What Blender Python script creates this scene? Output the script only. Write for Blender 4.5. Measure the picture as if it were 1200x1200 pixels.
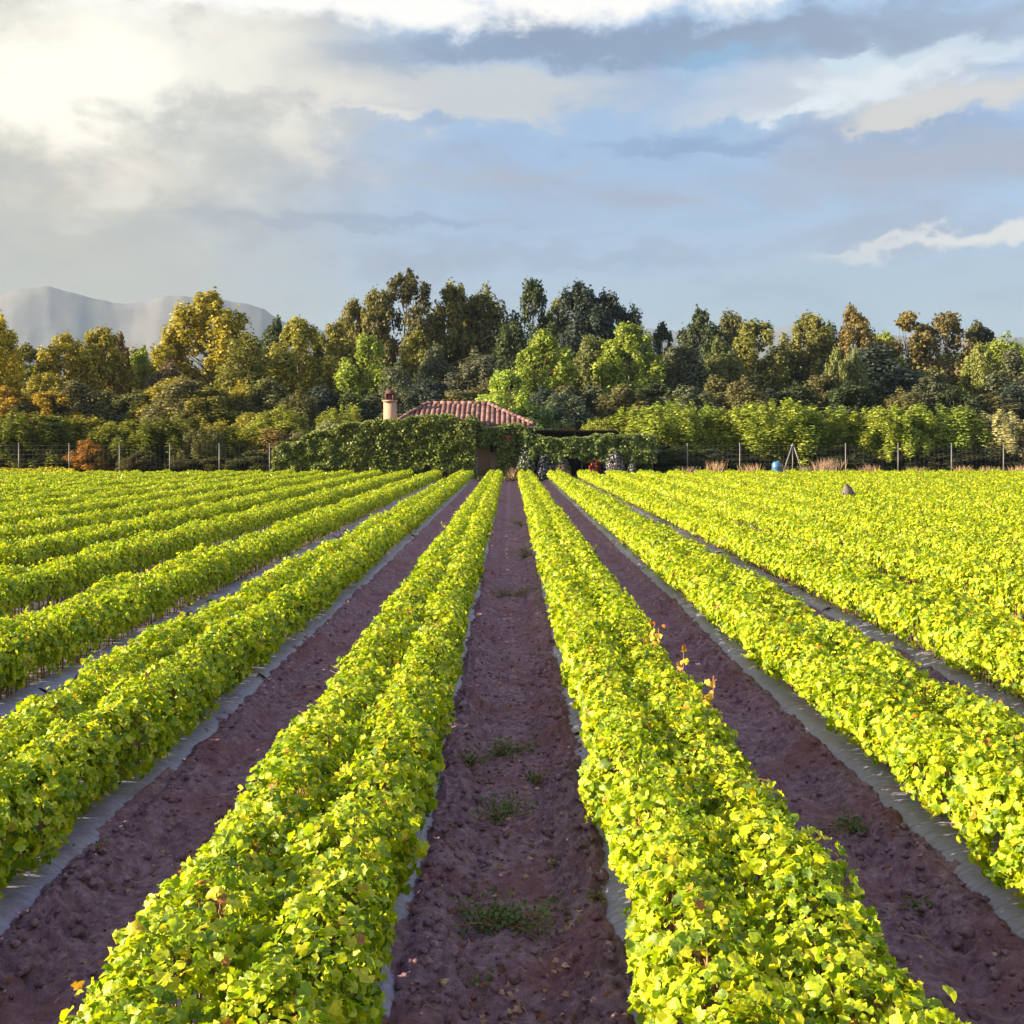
import bpy, math
import numpy as np
from mathutils import Vector
R = math.radians
for o in list(bpy.data.objects): bpy.data.objects.remove(o)
scn = bpy.context.scene
COL = scn.collection
F = 1300.0; CX = 598.0; HZ = 520.0; H = 2.3          # focal length and horizon in photo pixels, eye height in metres

# ------------------------------------------------------------------ camera
cam = bpy.data.cameras.new('camera'); camo = bpy.data.objects.new('camera', cam); COL.objects.link(camo)
camo.location = (0, 0, H); camo.rotation_euler = (R(90), 0, 0)
cam.sensor_width = 36; cam.lens = 36 * F / 1200
cam.shift_y = -80 / 1200; cam.shift_x = 2 / 1200
cam.clip_start = 0.05; cam.clip_end = 40000
scn.camera = camo

# ------------------------------------------------------------------ world (sky + clouds) and sun
EXPO = 2.2
SUN_EL, SUN_AZ = 18.5, -98.0        # azimuth measured from +Y towards +X
WS = 0.1
scn.view_settings.view_transform = 'Standard'; scn.view_settings.look = 'None'
scn.view_settings.exposure = EXPO; scn.view_settings.gamma = 1
w = bpy.data.worlds.new('World'); scn.world = w; w.use_nodes = True
nt = w.node_tree; nt.nodes.clear()

class NB:
    """small node builder"""
    def __init__(s, nt): s.nt = nt
    def n(s, t, **k):
        x = s.nt.nodes.new(t)
        for a, b in k.items(): setattr(x, a, b)
        return x
    def put(s, sock, v):
        if hasattr(v, 'is_linked') or isinstance(v, bpy.types.NodeSocket): s.nt.links.new(v, sock)
        else: sock.default_value = v
    def m(s, op, a, b=0.0, c=None, clamp=False):
        x = s.n('ShaderNodeMath', operation=op); x.use_clamp = clamp
        s.put(x.inputs[0], a); s.put(x.inputs[1], b)
        if c is not None: s.put(x.inputs[2], c)
        return x.outputs[0]
    def ss(s, v, lo, hi):
        x = s.n('ShaderNodeMapRange', interpolation_type='SMOOTHSTEP')
        s.put(x.inputs['Value'], v); x.inputs['From Min'].default_value = lo; x.inputs['From Max'].default_value = hi
        return x.outputs['Result']
    def mix(s, f, a, b, bt='MIX'):
        x = s.n('ShaderNodeMix', data_type='RGBA', blend_type=bt)
        s.put(x.inputs[0], f); s.put(x.inputs[6], a); s.put(x.inputs[7], b)
        return x.outputs[2]
    def noise(s, vec, scale, detail=4, rough=.5, w=None, dist=0):
        x = s.n('ShaderNodeTexNoise'); s.nt.links.new(vec, x.inputs['Vector'])
        x.inputs['Scale'].default_value = scale; x.inputs['Detail'].default_value = detail
        x.inputs['Roughness'].default_value = rough; x.inputs['Distortion'].default_value = dist
        return x.outputs['Fac']
    def ramp(s, v, stops):
        x = s.n('ShaderNodeValToRGB'); s.put(x.inputs[0], v); cr = x.color_ramp
        while len(cr.elements) < len(stops): cr.elements.new(.5)
        for e, (p, c) in zip(cr.elements, stops): e.position = p; e.color = (*c[:3], 1)
        return x.outputs[0]
def lin(c): return tuple(((v/255)/12.92 if v/255 <= .04045 else ((v/255+.055)/1.055)**2.4) for v in c)
SK = 1 / (WS * 2**EXPO)
def sk(r, g, b, k=1.0): return tuple(v*SK*k for v in lin((r, g, b))) + (1,)

nb = NB(nt)
tc = nb.n('ShaderNodeTexCoord').outputs['Generated']
sep = nb.n('ShaderNodeSeparateXYZ'); nt.links.new(tc, sep.inputs[0])
X, Y, Z = sep.outputs
D2 = 180/math.pi
az = nb.m('MULTIPLY', nb.m('ARCTAN2', X, Y), D2)
el = nb.m('MULTIPLY', nb.m('ARCSINE', Z), D2)
com = nb.n('ShaderNodeCombineXYZ'); nb.put(com.inputs[0], nb.m('MULTIPLY', az, .045)); nb.put(com.inputs[1], nb.m('MULTIPLY', el, .14))
vstr = com.outputs[0]                                # stretched clouds
com2 = nb.n('ShaderNodeCombineXYZ'); nb.put(com2.inputs[0], nb.m('MULTIPLY', az, .10)); nb.put(com2.inputs[1], nb.m('MULTIPLY', el, .17)); com2.inputs[2].default_value = 3.3
vpuf = com2.outputs[0]
n1 = nb.noise(vstr, 1.6, 7, .55, dist=.5)
n2 = nb.noise(vpuf, 2.4, 10, .62, dist=.2)
n3 = nb.noise(vpuf, .9, 5, .5)
n1c = nb.m('SUBTRACT', n1, .5); n2c = nb.m('SUBTRACT', n2, .5)
elw = nb.m('ADD', el, nb.m('MULTIPLY', n2c, 5.0))    # elevation disturbed by noise
azw = nb.m('ADD', az, nb.m('MULTIPLY', n1c, 16.0))
def AZ(px): return math.degrees(math.atan((px-CX)/F))
def EL(px, py): return math.degrees(math.atan((HZ-py)/F*math.cos(R(AZ(px)))))
def blob(px, py, w_, h_, tilt=0.0):
    """soft ellipse at a direction given in photo pixels, half sizes in pixels"""
    a0, e0 = AZ(px), EL(px, py); sa, se = w_/F*57.3, h_/F*57.3
    da = nb.m('SUBTRACT', azw, a0)
    de = nb.m('SUBTRACT', nb.m('SUBTRACT', elw, e0), nb.m('MULTIPLY', da, tilt))
    q = nb.m('ADD', nb.m('POWER', nb.m('ABSOLUTE', nb.m('DIVIDE', da, sa)), 2.0), nb.m('POWER', nb.m('ABSOLUTE', nb.m('DIVIDE', de, se)), 2.0))
    return nb.m('EXPONENT', nb.m('MULTIPLY', q, -1.0))
sky = nb.n('ShaderNodeTexSky', sky_type='NISHITA'); sky.sun_disc = False
sky.sun_elevation = R(SUN_EL); sky.sun_rotation = R(SUN_AZ % 360); sky.air_density = 1.2; sky.dust_density = 1.5
base = nb.ramp(nb.m('DIVIDE', elw, 90.0), [(0, lin((150,176,198))), (.055, lin((143,167,194))), (.10, lin((128,152,190))), (.165, lin((132,160,202))), (.20, lin((145,172,205))), (.26, lin((186,200,218))), (.45, lin((198,206,250))), (1, lin((182,196,250)))])
base = nb.mix(1.0, base, (SK*.95, SK*1.0, SK*1.07, 1), 'MULTIPLY')
c = nb.mix(.82, sky.outputs[0], base)
# grey lilac stratus bands
c = nb.mix(nb.m('MULTIPLY', nb.ss(n1, .48, .62), .7), c, sk(160,168,190))
c = nb.mix(nb.m('MULTIPLY', nb.ss(n1, .47, .30), .6), c, sk(118,154,204))
# warm beige side towards the low sun behind the clouds
left = nb.m('MULTIPLY', nb.ss(azw, -2.0, -22.0), nb.ss(az, -150, -60))
c = nb.mix(nb.m('MULTIPLY', left, .88), c, sk(204,194,172))
def cloud(mask, lo, hi, col, k):
    global c
    c = nb.mix(nb.m('MULTIPLY', nb.ss(nb.m('ADD', mask, nb.m('MULTIPLY', n2c, .55)), lo, hi), k), c, col)
cloud(blob(750, 52, 380, 24), .25, .8, sk(126,148,182), .85)          # dark band under the bright top
cloud(blob(1010, 45, 260, 30, -.02), .35, .9, sk(150,166,190), .6)
cloud(blob(700, 100, 160, 34), .45, .9, sk(170,178,196), .3)
cloud(blob(520, 108, 215, 34), .25, .75, sk(212,214,214), .85)         # long pale cloud in the middle
cloud(blob(420, 100, 75, 26), .3, .95, sk(236,232,226), .8)
cloud(blob(430, 132, 110, 9), .3, 1.0, sk(246,240,232), .8)
cloud(blob(960, 110, 230, 42, .05), .30, .85, sk(206,214,224), .85)      # right hand clouds
cloud(blob(1130, 118, 120, 32, .12), .40, .9, sk(224,219,214), .9)
cloud(blob(1040, 92, 200, 30, .18), .30, 1.0, sk(238,246,252), .9)
cloud(blob(930, 125, 60, 14), .35, 1.0, sk(236,248,255), .9)
cloud(blob(850, 62, 120, 16), .30, .9, sk(132,182,226), .75)
cloud(blob(1010, 70, 60, 14, .1), .35, .9, sk(214,236,248), .8)
cloud(blob(1120, 55, 90, 14, .1), .35, .9, sk(206,224,240), .7)
cloud(blob(860, 150, 110, 14), .30, .9, sk(134,180,226), .7)
cloud(blob(1120, 150, 120, 10), .35, .9, sk(140,172,214), .6)
cloud(blob(1050, 200, 330, 30, .05), .30, .9, sk(170,178,200), .6)
cloud(blob(560, 205, 190, 16), .3, .9, sk(172,180,196), .6)
cloud(blob(420, 262, 260, 13), .35, .9, sk(128,150,184), .5)
cloud(blob(820, 170, 200, 14), .35, .9, sk(122,152,198), .6)
cloud(blob(640, 300, 300, 14), .35, .9, sk(150,168,196), .5)
cloud(blob(1085, 285, 150, 10, .10), .22, .95, sk(232,232,232), .85)
cloud(blob(1180, 275, 90, 14, .12), .25, .95, sk(243,240,236), .9)
cloud(blob(1000, 350, 420, 60), .35, .95, sk(164,190,210), .6)
cloud(blob(130, 110, 290, 125), .08, .85, sk(236,228,208), .8)        # lit cumulus on the left
cloud(blob(170, 70, 200, 75), .10, .80, sk(253,249,236,1.05), .9)
cloud(blob(60, 110, 110, 90), .40, .95, sk(248,238,214), .75)
cloud(blob(150, 205, 90, 28), .30, .85, sk(236,226,210), .75)
cloud(blob(80, 262, 60, 9), .5, .9, sk(222,216,206), .6)
cloud(blob(270, 175, 120, 45), .35, .9, sk(206,208,204), .5)
c = nb.mix(nb.m('MULTIPLY', nb.m('MULTIPLY', nb.ss(n2, .54, .36), nb.ss(az, -4.0, -14.0)), nb.m('MULTIPLY', nb.ss(el, 5, 9), .45)), c, sk(186,187,184))
c = nb.mix(nb.m('MULTIPLY', nb.m('MULTIPLY', nb.ss(n2, .52, .66), nb.ss(az, -5.0, -14.0)), nb.m('MULTIPLY', nb.ss(el, 8.5, 13), .6)), c, sk(246,238,222))
cloud(blob(102, 92, 75, 70), .05, .85, sk(255,250,230,1.3), .95)      # sun lit core
cloud(blob(0, 140, 32, 60), .45, .9, sk(255,244,206,1.05), .8)
top = nb.m('MULTIPLY', nb.ss(nb.m('ADD', nb.m('ADD', elw, nb.m('MULTIPLY', n1c, 3.0)), nb.m('MULTIPLY', az, -.025)), 20.2, 21.6), nb.ss(el, 55, 26))
c = nb.mix(nb.m('MULTIPLY', top, .96), c, sk(255,252,246,1.15))
bg = nb.n('ShaderNodeBackground'); nt.links.new(c, bg.inputs[0]); bg.inputs[1].default_value = WS
wo = nb.n('ShaderNodeOutputWorld'); nt.links.new(bg.outputs[0], wo.inputs[0])

sl = bpy.data.lights.new('sun', 'SUN'); sl.energy = 5.0; sl.angle = R(.5); sl.color = (1, .80, .52)
so = bpy.data.objects.new('sun', sl); COL.objects.link(so)
sd = Vector((math.sin(R(SUN_AZ))*math.cos(R(SUN_EL)), math.cos(R(SUN_AZ))*math.cos(R(SUN_EL)), math.sin(R(SUN_EL))))
so.rotation_euler = sd.to_track_quat('Z', 'Y').to_euler(); so.location = (-40, -10, 40)

# ------------------------------------------------------------------ helpers
def P(px, py, d): return ((px-CX)/F*d, d, H+(HZ-py)/F*d)
def WX(px, d): return (px-CX)/F*d
def WZ(py, d): return H+(HZ-py)/F*d
def tag(o, label=None, cat=None, group=None, kind=None):
    if label: o['label'] = label
    if cat: o['category'] = cat
    if group: o['group'] = group
    if kind: o['kind'] = kind
    return o
def empty(name, loc=(0,0,0), rz=0):
    o = bpy.data.objects.new(name, None); COL.objects.link(o); o.location = loc; o.rotation_euler = (0,0,rz)
    o.empty_display_size = .2
    return o
def mesh_np(name, V, faces, mat=None, smooth=False):
    """faces: list of (n,k) integer arrays"""
    me = bpy.data.meshes.new(name)
    V = np.asarray(V, dtype=np.float32).reshape(-1, 3)
    me.vertices.add(len(V)); me.vertices.foreach_set('co', V.ravel())
    faces = [np.asarray(f, dtype=np.int32) for f in faces if len(f)]
    loops = np.concatenate([f.ravel() for f in faces])
    tot = np.concatenate([np.full(len(f), f.shape[1], dtype=np.int32) for f in faces])
    st = np.concatenate([[0], np.cumsum(tot)[:-1]]).astype(np.int32)
    me.loops.add(len(loops)); me.loops.foreach_set('vertex_index', loops)
    me.polygons.add(len(tot)); me.polygons.foreach_set('loop_start', st)
    me.update(calc_edges=True)
    if smooth: me.polygons.foreach_set('use_smooth', np.ones(len(tot), dtype=bool))
    if mat: me.materials.append(mat)
    me.validate()
    return me
def obj(name, me, parent=None, loc=None):
    o = bpy.data.objects.new(name, me); COL.objects.link(o)
    if parent: o.parent = parent
    if loc is not None: o.location = loc
    return o
def child(o, parent):
    c = o.copy(); COL.objects.link(c); c.parent = parent; return c
class MB:
    """collects simple solids into one mesh"""
    def __init__(s): s.v = []; s.f3 = []; s.f4 = []; s.n = 0
    def add(s, V, f4=(), f3=()):
        s.v.append(np.asarray(V, float).reshape(-1, 3))
        if len(f4): s.f4.append(np.asarray(f4)+s.n)
        if len(f3): s.f3.append(np.asarray(f3)+s.n)
        s.n += len(s.v[-1])
    def box(s, a, b):
        x0,y0,z0 = a; x1,y1,z1 = b
        s.add([(x0,y0,z0),(x1,y0,z0),(x1,y1,z0),(x0,y1,z0),(x0,y0,z1),(x1,y0,z1),(x1,y1,z1),(x0,y1,z1)],
              [(0,3,2,1),(4,5,6,7),(0,1,5,4),(1,2,6,5),(2,3,7,6),(3,0,4,7)])
    def tube(s, pts, rad, n=7):
        pts = [Vector(p) for p in pts]; V = []
        for i, p in enumerate(pts):
            t = (pts[min(i+1, len(pts)-1)] - pts[max(i-1, 0)]).normalized()
            a = t.cross(Vector((0,1,.01)) if abs(t.z) > .7 else Vector((0,0,1))).normalized(); b = t.cross(a)
            for k in range(n):
                q = 2*math.pi*k/n; V.append(p + (a*math.cos(q)+b*math.sin(q))*rad[i])
        V.append(pts[0]); V.append(pts[-1]); m = len(pts)
        f4 = [(i*n+k, i*n+(k+1)%n, (i+1)*n+(k+1)%n, (i+1)*n+k) for i in range(m-1) for k in range(n)]
        f3 = [(m*n, (k+1)%n, k) for k in range(n)] + [(m*n+1, (m-1)*n+k, (m-1)*n+(k+1)%n) for k in range(n)]
        s.add([tuple(v) for v in V], f4, f3)
    def lathe(s, prof, c=(0,0,0), n=20):
        V = [(c[0]+r*math.cos(2*math.pi*k/n), c[1]+r*math.sin(2*math.pi*k/n), c[2]+z) for r, z in prof for k in range(n)]
        m = len(prof)
        s.add(V, [(i*n+k, i*n+(k+1)%n, (i+1)*n+(k+1)%n, (i+1)*n+k) for i in range(m-1) for k in range(n)])
    def build(s, name, mat, parent=None, smooth=False, loc=None):
        fs = []
        if s.f4: fs.append(np.concatenate(s.f4))
        if s.f3: fs.append(np.concatenate(s.f3))
        return obj(name, mesh_np(name, np.concatenate(s.v), fs, mat, smooth), parent, loc)
def _hash(ix, iy, seed):
    h = (ix.astype(np.int64)*374761393 + iy.astype(np.int64)*668265263 + seed*1442695041) & 0xffffffff
    h = ((h ^ (h >> 13))*1274126177) & 0xffffffff
    h = ((h ^ (h >> 16))*2246822519) & 0xffffffff
    return ((h ^ (h >> 15)) & 0xffffff)/float(0xffffff)
def vn(x, y, seed=0):
    ix = np.floor(x); iy = np.floor(y); fx = x-ix; fy = y-iy
    fx = fx*fx*(3-2*fx); fy = fy*fy*(3-2*fy)
    a = _hash(ix, iy, seed); b = _hash(ix+1, iy, seed); c_ = _hash(ix, iy+1, seed); d = _hash(ix+1, iy+1, seed)
    return (a*(1-fx)+b*fx)*(1-fy)+(c_*(1-fx)+d*fx)*fy
def fbm(x, y, seed=0, o=4):
    s = 0; a = .5; t = 0
    for k in range(o): s = s+a*vn(x*2**k, y*2**k, seed+k*17); t += a; a *= .5
    return s/t
def worley(x, y, seed=0):
    ix = np.floor(x); iy = np.floor(y); best = np.full(x.shape, 9.0)
    for dx in (-1,0,1):
        for dy in (-1,0,1):
            cx = ix+dx; cy = iy+dy
            d = (cx+_hash(cx, cy, seed)-x)**2 + (cy+_hash(cx, cy, seed+5)-y)**2
            best = np.minimum(best, d)
    return np.sqrt(best)

# ------------------------------------------------------------------ materials
def new_mat(name):
    m = bpy.data.materials.new(name); m.use_nodes = True; n = NB(m.node_tree)
    return m, n, m.node_tree.nodes['Principled BSDF'], m.node_tree.nodes['Material Output']
def bump(n, b, h, strength, dist):
    x = n.n('ShaderNodeBump'); x.inputs['Strength'].default_value = strength; x.inputs['Distance'].default_value = dist
    n.put(x.inputs['Height'], h); n.nt.links.new(x.outputs[0], b.inputs['Normal'])
def simple(name, col, rough=.7, var=.25, scale=6, spec=.3, bmp=.0):
    m, n, b, o = new_mat(name)
    t = n.n('ShaderNodeTexCoord').outputs['Object']; f = n.noise(t, scale, 5, .6)
    c0 = tuple(v*(1-var) for v in col)+(1,); c1 = tuple(min(1, v*(1+var)) for v in col)+(1,)
    n.put(b.inputs['Base Color'], n.mix(f, c0, c1)); b.inputs['Roughness'].default_value = rough
    b.inputs['Specular IOR Level'].default_value = spec
    if bmp: bump(n, b, f, bmp, .02)
    return m
def leaf_mat(name, stops=None, objcol=False, trans=.4, rough=.5, spec=.35, var=.55, tgain=(1.15,1.25,.5), tex=False):
    m, n, b, o = new_mat(name)
    geo = n.n('ShaderNodeNewGeometry'); rnd = geo.outputs['Random Per Island']
    if objcol:
        oi = n.n('ShaderNodeObjectInfo'); t = n.n('ShaderNodeTexCoord').outputs['Object']
        base = oi.outputs['Color']
        k = n.m('MULTIPLY_ADD', rnd, var, 1-var*.5)
        k = n.m('MULTIPLY', k, n.m('MULTIPLY_ADD', n.noise(t, .5, 3, .6), 1.2, .62))
        kk = n.n('ShaderNodeCombineXYZ'); n.put(kk.inputs[0], k); n.put(kk.inputs[1], k); n.put(kk.inputs[2], k)
        col = n.mix(1.0, base, kk.outputs[0], 'MULTIPLY')
    else: col = n.ramp(rnd, stops)
    if tex:      # mottling and ribs inside each leaf
        tt = n.n('ShaderNodeTexCoord').outputs['Object']; f = n.noise(tt, 55, 5, .65)
        col = n.mix(1.0, col, n.ramp(f, [(.32, (.58,.66,.55)), (.5, (.98,.98,.95)), (.68, (1.22,1.15,1.0))]), 'MULTIPLY')
        bump(n, b, n.noise(tt, 95, 3, .6), .5, .006)
    n.put(b.inputs['Base Color'], col); b.inputs['Roughness'].default_value = rough; b.inputs['Specular IOR Level'].default_value = spec
    tr = n.n('ShaderNodeBsdfTranslucent'); n.put(tr.inputs[0], n.mix(1.0, col, (*tgain, 1), 'MULTIPLY'))
    mx = n.n('ShaderNodeMixShader'); mx.inputs[0].default_value = trans
    n.nt.links.new(b.outputs[0], mx.inputs[1]); n.nt.links.new(tr.outputs[0], mx.inputs[2]); n.nt.links.new(mx.outputs[0], o.inputs[0])
    return m
M = {}
M['vine'] = leaf_mat('vine_leaf', [(0, (.10,.18,.022)), (.22, (.24,.36,.018)), (.55, (.41,.50,.018)), (.85, (.56,.59,.024)), (.985, (.64,.56,.03)), (.992, (.50,.24,.04)), (1, (.36,.16,.06))], trans=.40, rough=.42, spec=.45, tex=True)
M['tree'] = leaf_mat('tree_leaf', objcol=True, trans=.3, rough=.6, spec=.2, tgain=(1.1,1.15,.6))
M['climber'] = leaf_mat('climber_leaf', objcol=True, trans=.25, rough=.5, spec=.3)
M['weed'] = leaf_mat('weed_leaf', [(0, (.07,.12,.04)), (.6, (.12,.19,.06)), (1, (.22,.24,.09))], trans=.3)
M['redleaf'] = leaf_mat('red_shoot_leaf', [(0, (.50,.14,.04)), (.5, (.62,.30,.06)), (1, (.62,.50,.05))], trans=.4)
M['cane'] = simple('cane_bark', (.30,.155,.10), .8, .35, 30)
M['bark'] = simple('bark', (.13,.095,.075), .9, .4, 5, bmp=.4)
M['litter'] = leaf_mat('dry_leaf', [(0, (.13,.055,.045)), (.55, (.27,.12,.085)), (1, (.50,.33,.25))], trans=.1, rough=.8)
M['straw'] = simple('straw', (.42,.30,.18), .8, .3, 8)
M['dry'] = leaf_mat('dry_grass_blade', objcol=True, trans=.2, rough=.8)
M['steel'] = simple('galvanised_steel', (.16,.155,.17), .5, .15, 12, spec=.5)
M['wood'] = simple('weathered_wood', (.22,.16,.12), .8, .3, 12)

# soil and land beyond
m, n, b, o = new_mat('soil'); M['soil'] = m
t = n.n('ShaderNodeTexCoord').outputs['Object']
s = n.n('ShaderNodeSeparateXYZ'); n.nt.links.new(t, s.inputs[0])
f1 = n.noise(t, 1.6, 6, .6); f2 = n.noise(t, 14, 8, .7); f3 = n.noise(t, 70, 6, .7)
soil = n.ramp(f2, [(.3, (.14,.075,.108)), (.5, (.29,.178,.238)), (.72, (.50,.36,.44))])
soil = n.mix(n.ss(f1, .45, .75), soil, (.25,.115,.135,1))
soil = n.mix(n.m('MULTIPLY', n.ss(f3, .62, .72), .35), soil, (.36,.24,.27,1))
grass = n.ramp(n.noise(t, .35, 6, .65), [(.3, (.035,.050,.020)), (.5, (.075,.085,.030)), (.72, (.14,.12,.055))])
fld = n.m('MULTIPLY', n.ss(n.m('ADD', s.outputs[1], n.m('MULTIPLY', n.noise(t, .8, 4, .6), 1.2)), 71.4, 70.2), n.ss(n.m('ABSOLUTE', s.outputs[0]), 34.5, 34.0))
n.put(b.inputs['Base Color'], n.mix(fld, grass, soil)); b.inputs['Roughness'].default_value = .95; b.inputs['Specular IOR Level'].default_value = .12
bump(n, b, n.m('ADD', f2, n.m('MULTIPLY', f3, .5)), 1.0, .045)

# grey mulch film
m, n, b, o = new_mat('mulch_film'); M['film'] = m
t = n.n('ShaderNodeTexCoord').outputs['Object']
mp = n.n('ShaderNodeMapping'); mp.inputs['Scale'].default_value = (1, .25, 1); n.nt.links.new(t, mp.inputs[0])
mp2 = n.n('ShaderNodeMapping'); mp2.inputs['Scale'].default_value = (.25, 1, .4); n.nt.links.new(t, mp2.inputs[0])
d = n.noise(t, 3.5, 6, .65); wr = n.noise(mp2.outputs[0], 26, 5, .6, dist=.8)
n.put(b.inputs['Base Color'], n.mix(n.m('MULTIPLY', n.ss(d, .50, .72), .7), (.26,.26,.40,1), (.23,.16,.22,1)))
b.inputs['Roughness'].default_value = .42; b.inputs['Specular IOR Level'].default_value = .5
bump(n, b, n.m('ADD', wr, n.m('MULTIPLY', d, .8)), 1.0, .035)

# ------------------------------------------------------------------ ground: one sheet to the horizon, finer near the camera
PER = 1.84
def bedu(x): return np.abs(np.mod(x, PER) - PER/2)    # distance from the nearest bed's centre line
def prof(u):                                          # furrow section
    z = np.interp(u, [0, .36, .42, .47, .55, .62, .70, .80, .92], [.075, .075, .035, .050, .038, .005, -.055, -.050, -.030])
    return z
def graded(segs):
    out = []
    for a, b_, s0, s1 in segs:
        x = a
        while x < b_ - 1e-6:
            out.append(x); tt = (x-a)/(b_-a); x += s0*(1-tt)+s1*tt
    out.append(segs[-1][1]); return np.array(out)
xp = graded([(0, 3.0, .0145, .0145), (3.0, 3.6, .0145, .03), (3.6, 8, .03, .08), (8, 35, .1, .23), (35, 120, 2, 12), (120, 15000, 60, 2600)])
xs = np.concatenate([-xp[::-1][:-1], xp])
ys = graded([(-15000, -120, 2600, 60), (-120, 2.6, 20, .3), (2.6, 8.5, .013, .020), (8.5, 12, .02, .035), (12, 26, .035, .10), (26, 74, .12, .5), (74, 160, 2, 10), (160, 15000, 60, 2600)])
GX, GY = np.meshgrid(xs, ys)
def soil_z(x, y):
    u = bedu(x)
    wob = (vn(y*1.1, np.floor(x/.92)*7.3, 3)-.5)*.09 + (vn(y*4.5, np.floor(x/.92)*3.1, 8)-.5)*.05
    u2 = np.clip(u+np.where(u > .36, wob, 0), 0, .92)
    amp = np.interp(u2, [.38, .45, .52, .68, .80, .92], [0, .8, 1.0, .85, .45, .35])
    near = np.clip((26-y)/14, .0, 1); far = np.clip((60-y)/30, .25, 1)
    wx = x+(fbm(x*9, y*9, 61, 2)-.5)*.10; wy = y+(fbm(x*9, y*9, 67, 2)-.5)*.10
    cl = (1-np.clip(worley(wx*11, wy*11, 2), 0, 1))*.034 + (1-np.clip(worley(wx*24, wy*24, 9), 0, 1))*.022
    lum = (fbm(x*4.5, y*4.5, 21, 3)-.5)*.075 + (fbm(x*26, y*26, 31, 2)-.5)*.012
    z = prof(u2) + amp*((cl-.018)*near*(.5+3.0*np.clip(fbm(x*2.1, y*2.1, 77, 2)-.28, 0, 1)*1.6) + lum*far)
    z = z + near*amp*((1-np.clip(worley(x*42, y*42, 14), 0, 1))-.5)*.016
    z = z + (fbm(x*1.3, y*.6, 55, 2)-.5)*.02*(u > .4)
    return z
inside = (np.abs(GX) < 34.2) & (GY > -20) & (GY < 70.6)
GZ = np.where(inside, soil_z(GX, GY), (fbm(GX*.15, GY*.15, 5, 3)-.5)*.12)
far = np.hypot(GX, GY) > 200
GZ = np.where(far, -.4, GZ)
nx, ny = len(xs), len(ys)
idx = np.arange(nx*ny).reshape(ny, nx)
quads = np.stack([idx[:-1,:-1], idx[:-1,1:], idx[1:,1:], idx[1:,:-1]], -1).reshape(-1, 4)
g = obj('ground', mesh_np('ground', np.stack([GX, GY, GZ], -1), [quads], M['soil'], True)); tag(g, kind='structure')

# ------------------------------------------------------------------ vine beds
def leaf_template(lod):
    if lod == 0:      # grape leaf: stalk end at the origin, five lobes
        o = [(0,-.08),(.30,-.30),(.52,-.05),(.54,.13),(.62,.38),(.46,.47),(.36,.70),(0,.92),(-.36,.70),(-.46,.47),(-.62,.38),(-.54,.13),(-.52,-.05),(-.30,-.30)]
        V = np.array([(0,.15,0)]+[(x,y,0) for x, y in o]); k = len(o)
    elif lod == 1:
        o = [(.30,-.28),(.58,.12),(.45,.55),(0,.90),(-.45,.55),(-.58,.12),(-.30,-.28)]
        V = np.array([(0,.15,0)]+[(x,y,0) for x, y in o]); k = len(o)
    else:
        V = np.array([(0,-.3,0),(.55,.2,.0),(0,.85,0),(-.55,.2,.0)])
        return V, None
    return V, np.array([(0, i+1, (i+1) % k+1) for i in range(k)])
def leaves(C, N, S, lod, rng, curl=.35):
    """C centres, N normals, S sizes -> verts, faces"""
    V, Fc = leaf_template(lod); n_ = len(C)
    N = N/np.linalg.norm(N, axis=1, keepdims=True)
    T = rng.normal(size=(n_,3)); T[:,2] -= .9
    T -= (T*N).sum(1, keepdims=True)*N; T /= np.linalg.norm(T, axis=1, keepdims=True)+1e-9
    B = np.cross(N, T)
    lx = V[:,0][None,:]*np.ones((n_,1)); ly = V[:,1][None,:]*np.ones((n_,1))
    cu = rng.uniform(-.25, curl*1.9, (n_,1)); fo = rng.uniform(-.25, .85, (n_,1))
    wav = rng.normal(0, .09, lx.shape)*(lod < 2)
    lz = -cu*(ly-.15)**2*1.1 - cu*lx**2*.6 + fo*np.abs(lx) + wav
    P_ = C[:,None,:] + S[:,None,None]*(lx[...,None]*B[:,None,:] + (ly-.25)[...,None]*T[:,None,:] + lz[...,None]*N[:,None,:])
    off = (np.arange(n_)*len(V))[:,None,None]
    if Fc is None: return P_.reshape(-1,3), (np.array([[0,1,2,3]])[None]+off).reshape(-1,4)
    return P_.reshape(-1,3), (Fc[None]+off).reshape(-1,3)
Y0, Y1 = 1.6, 69.6
SP = .085
def plants(seed):
    rng = np.random.default_rng(seed); out = []
    for r_, cx in enumerate((-.215, .215)):
        y = np.arange(Y0, Y1, SP); y = y + rng.normal(0, .012, len(y))
        out.append(np.stack([cx+rng.normal(0, .015, len(y)), y, np.full(len(y), r_)], 1))
    return np.concatenate(out), rng
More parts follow.
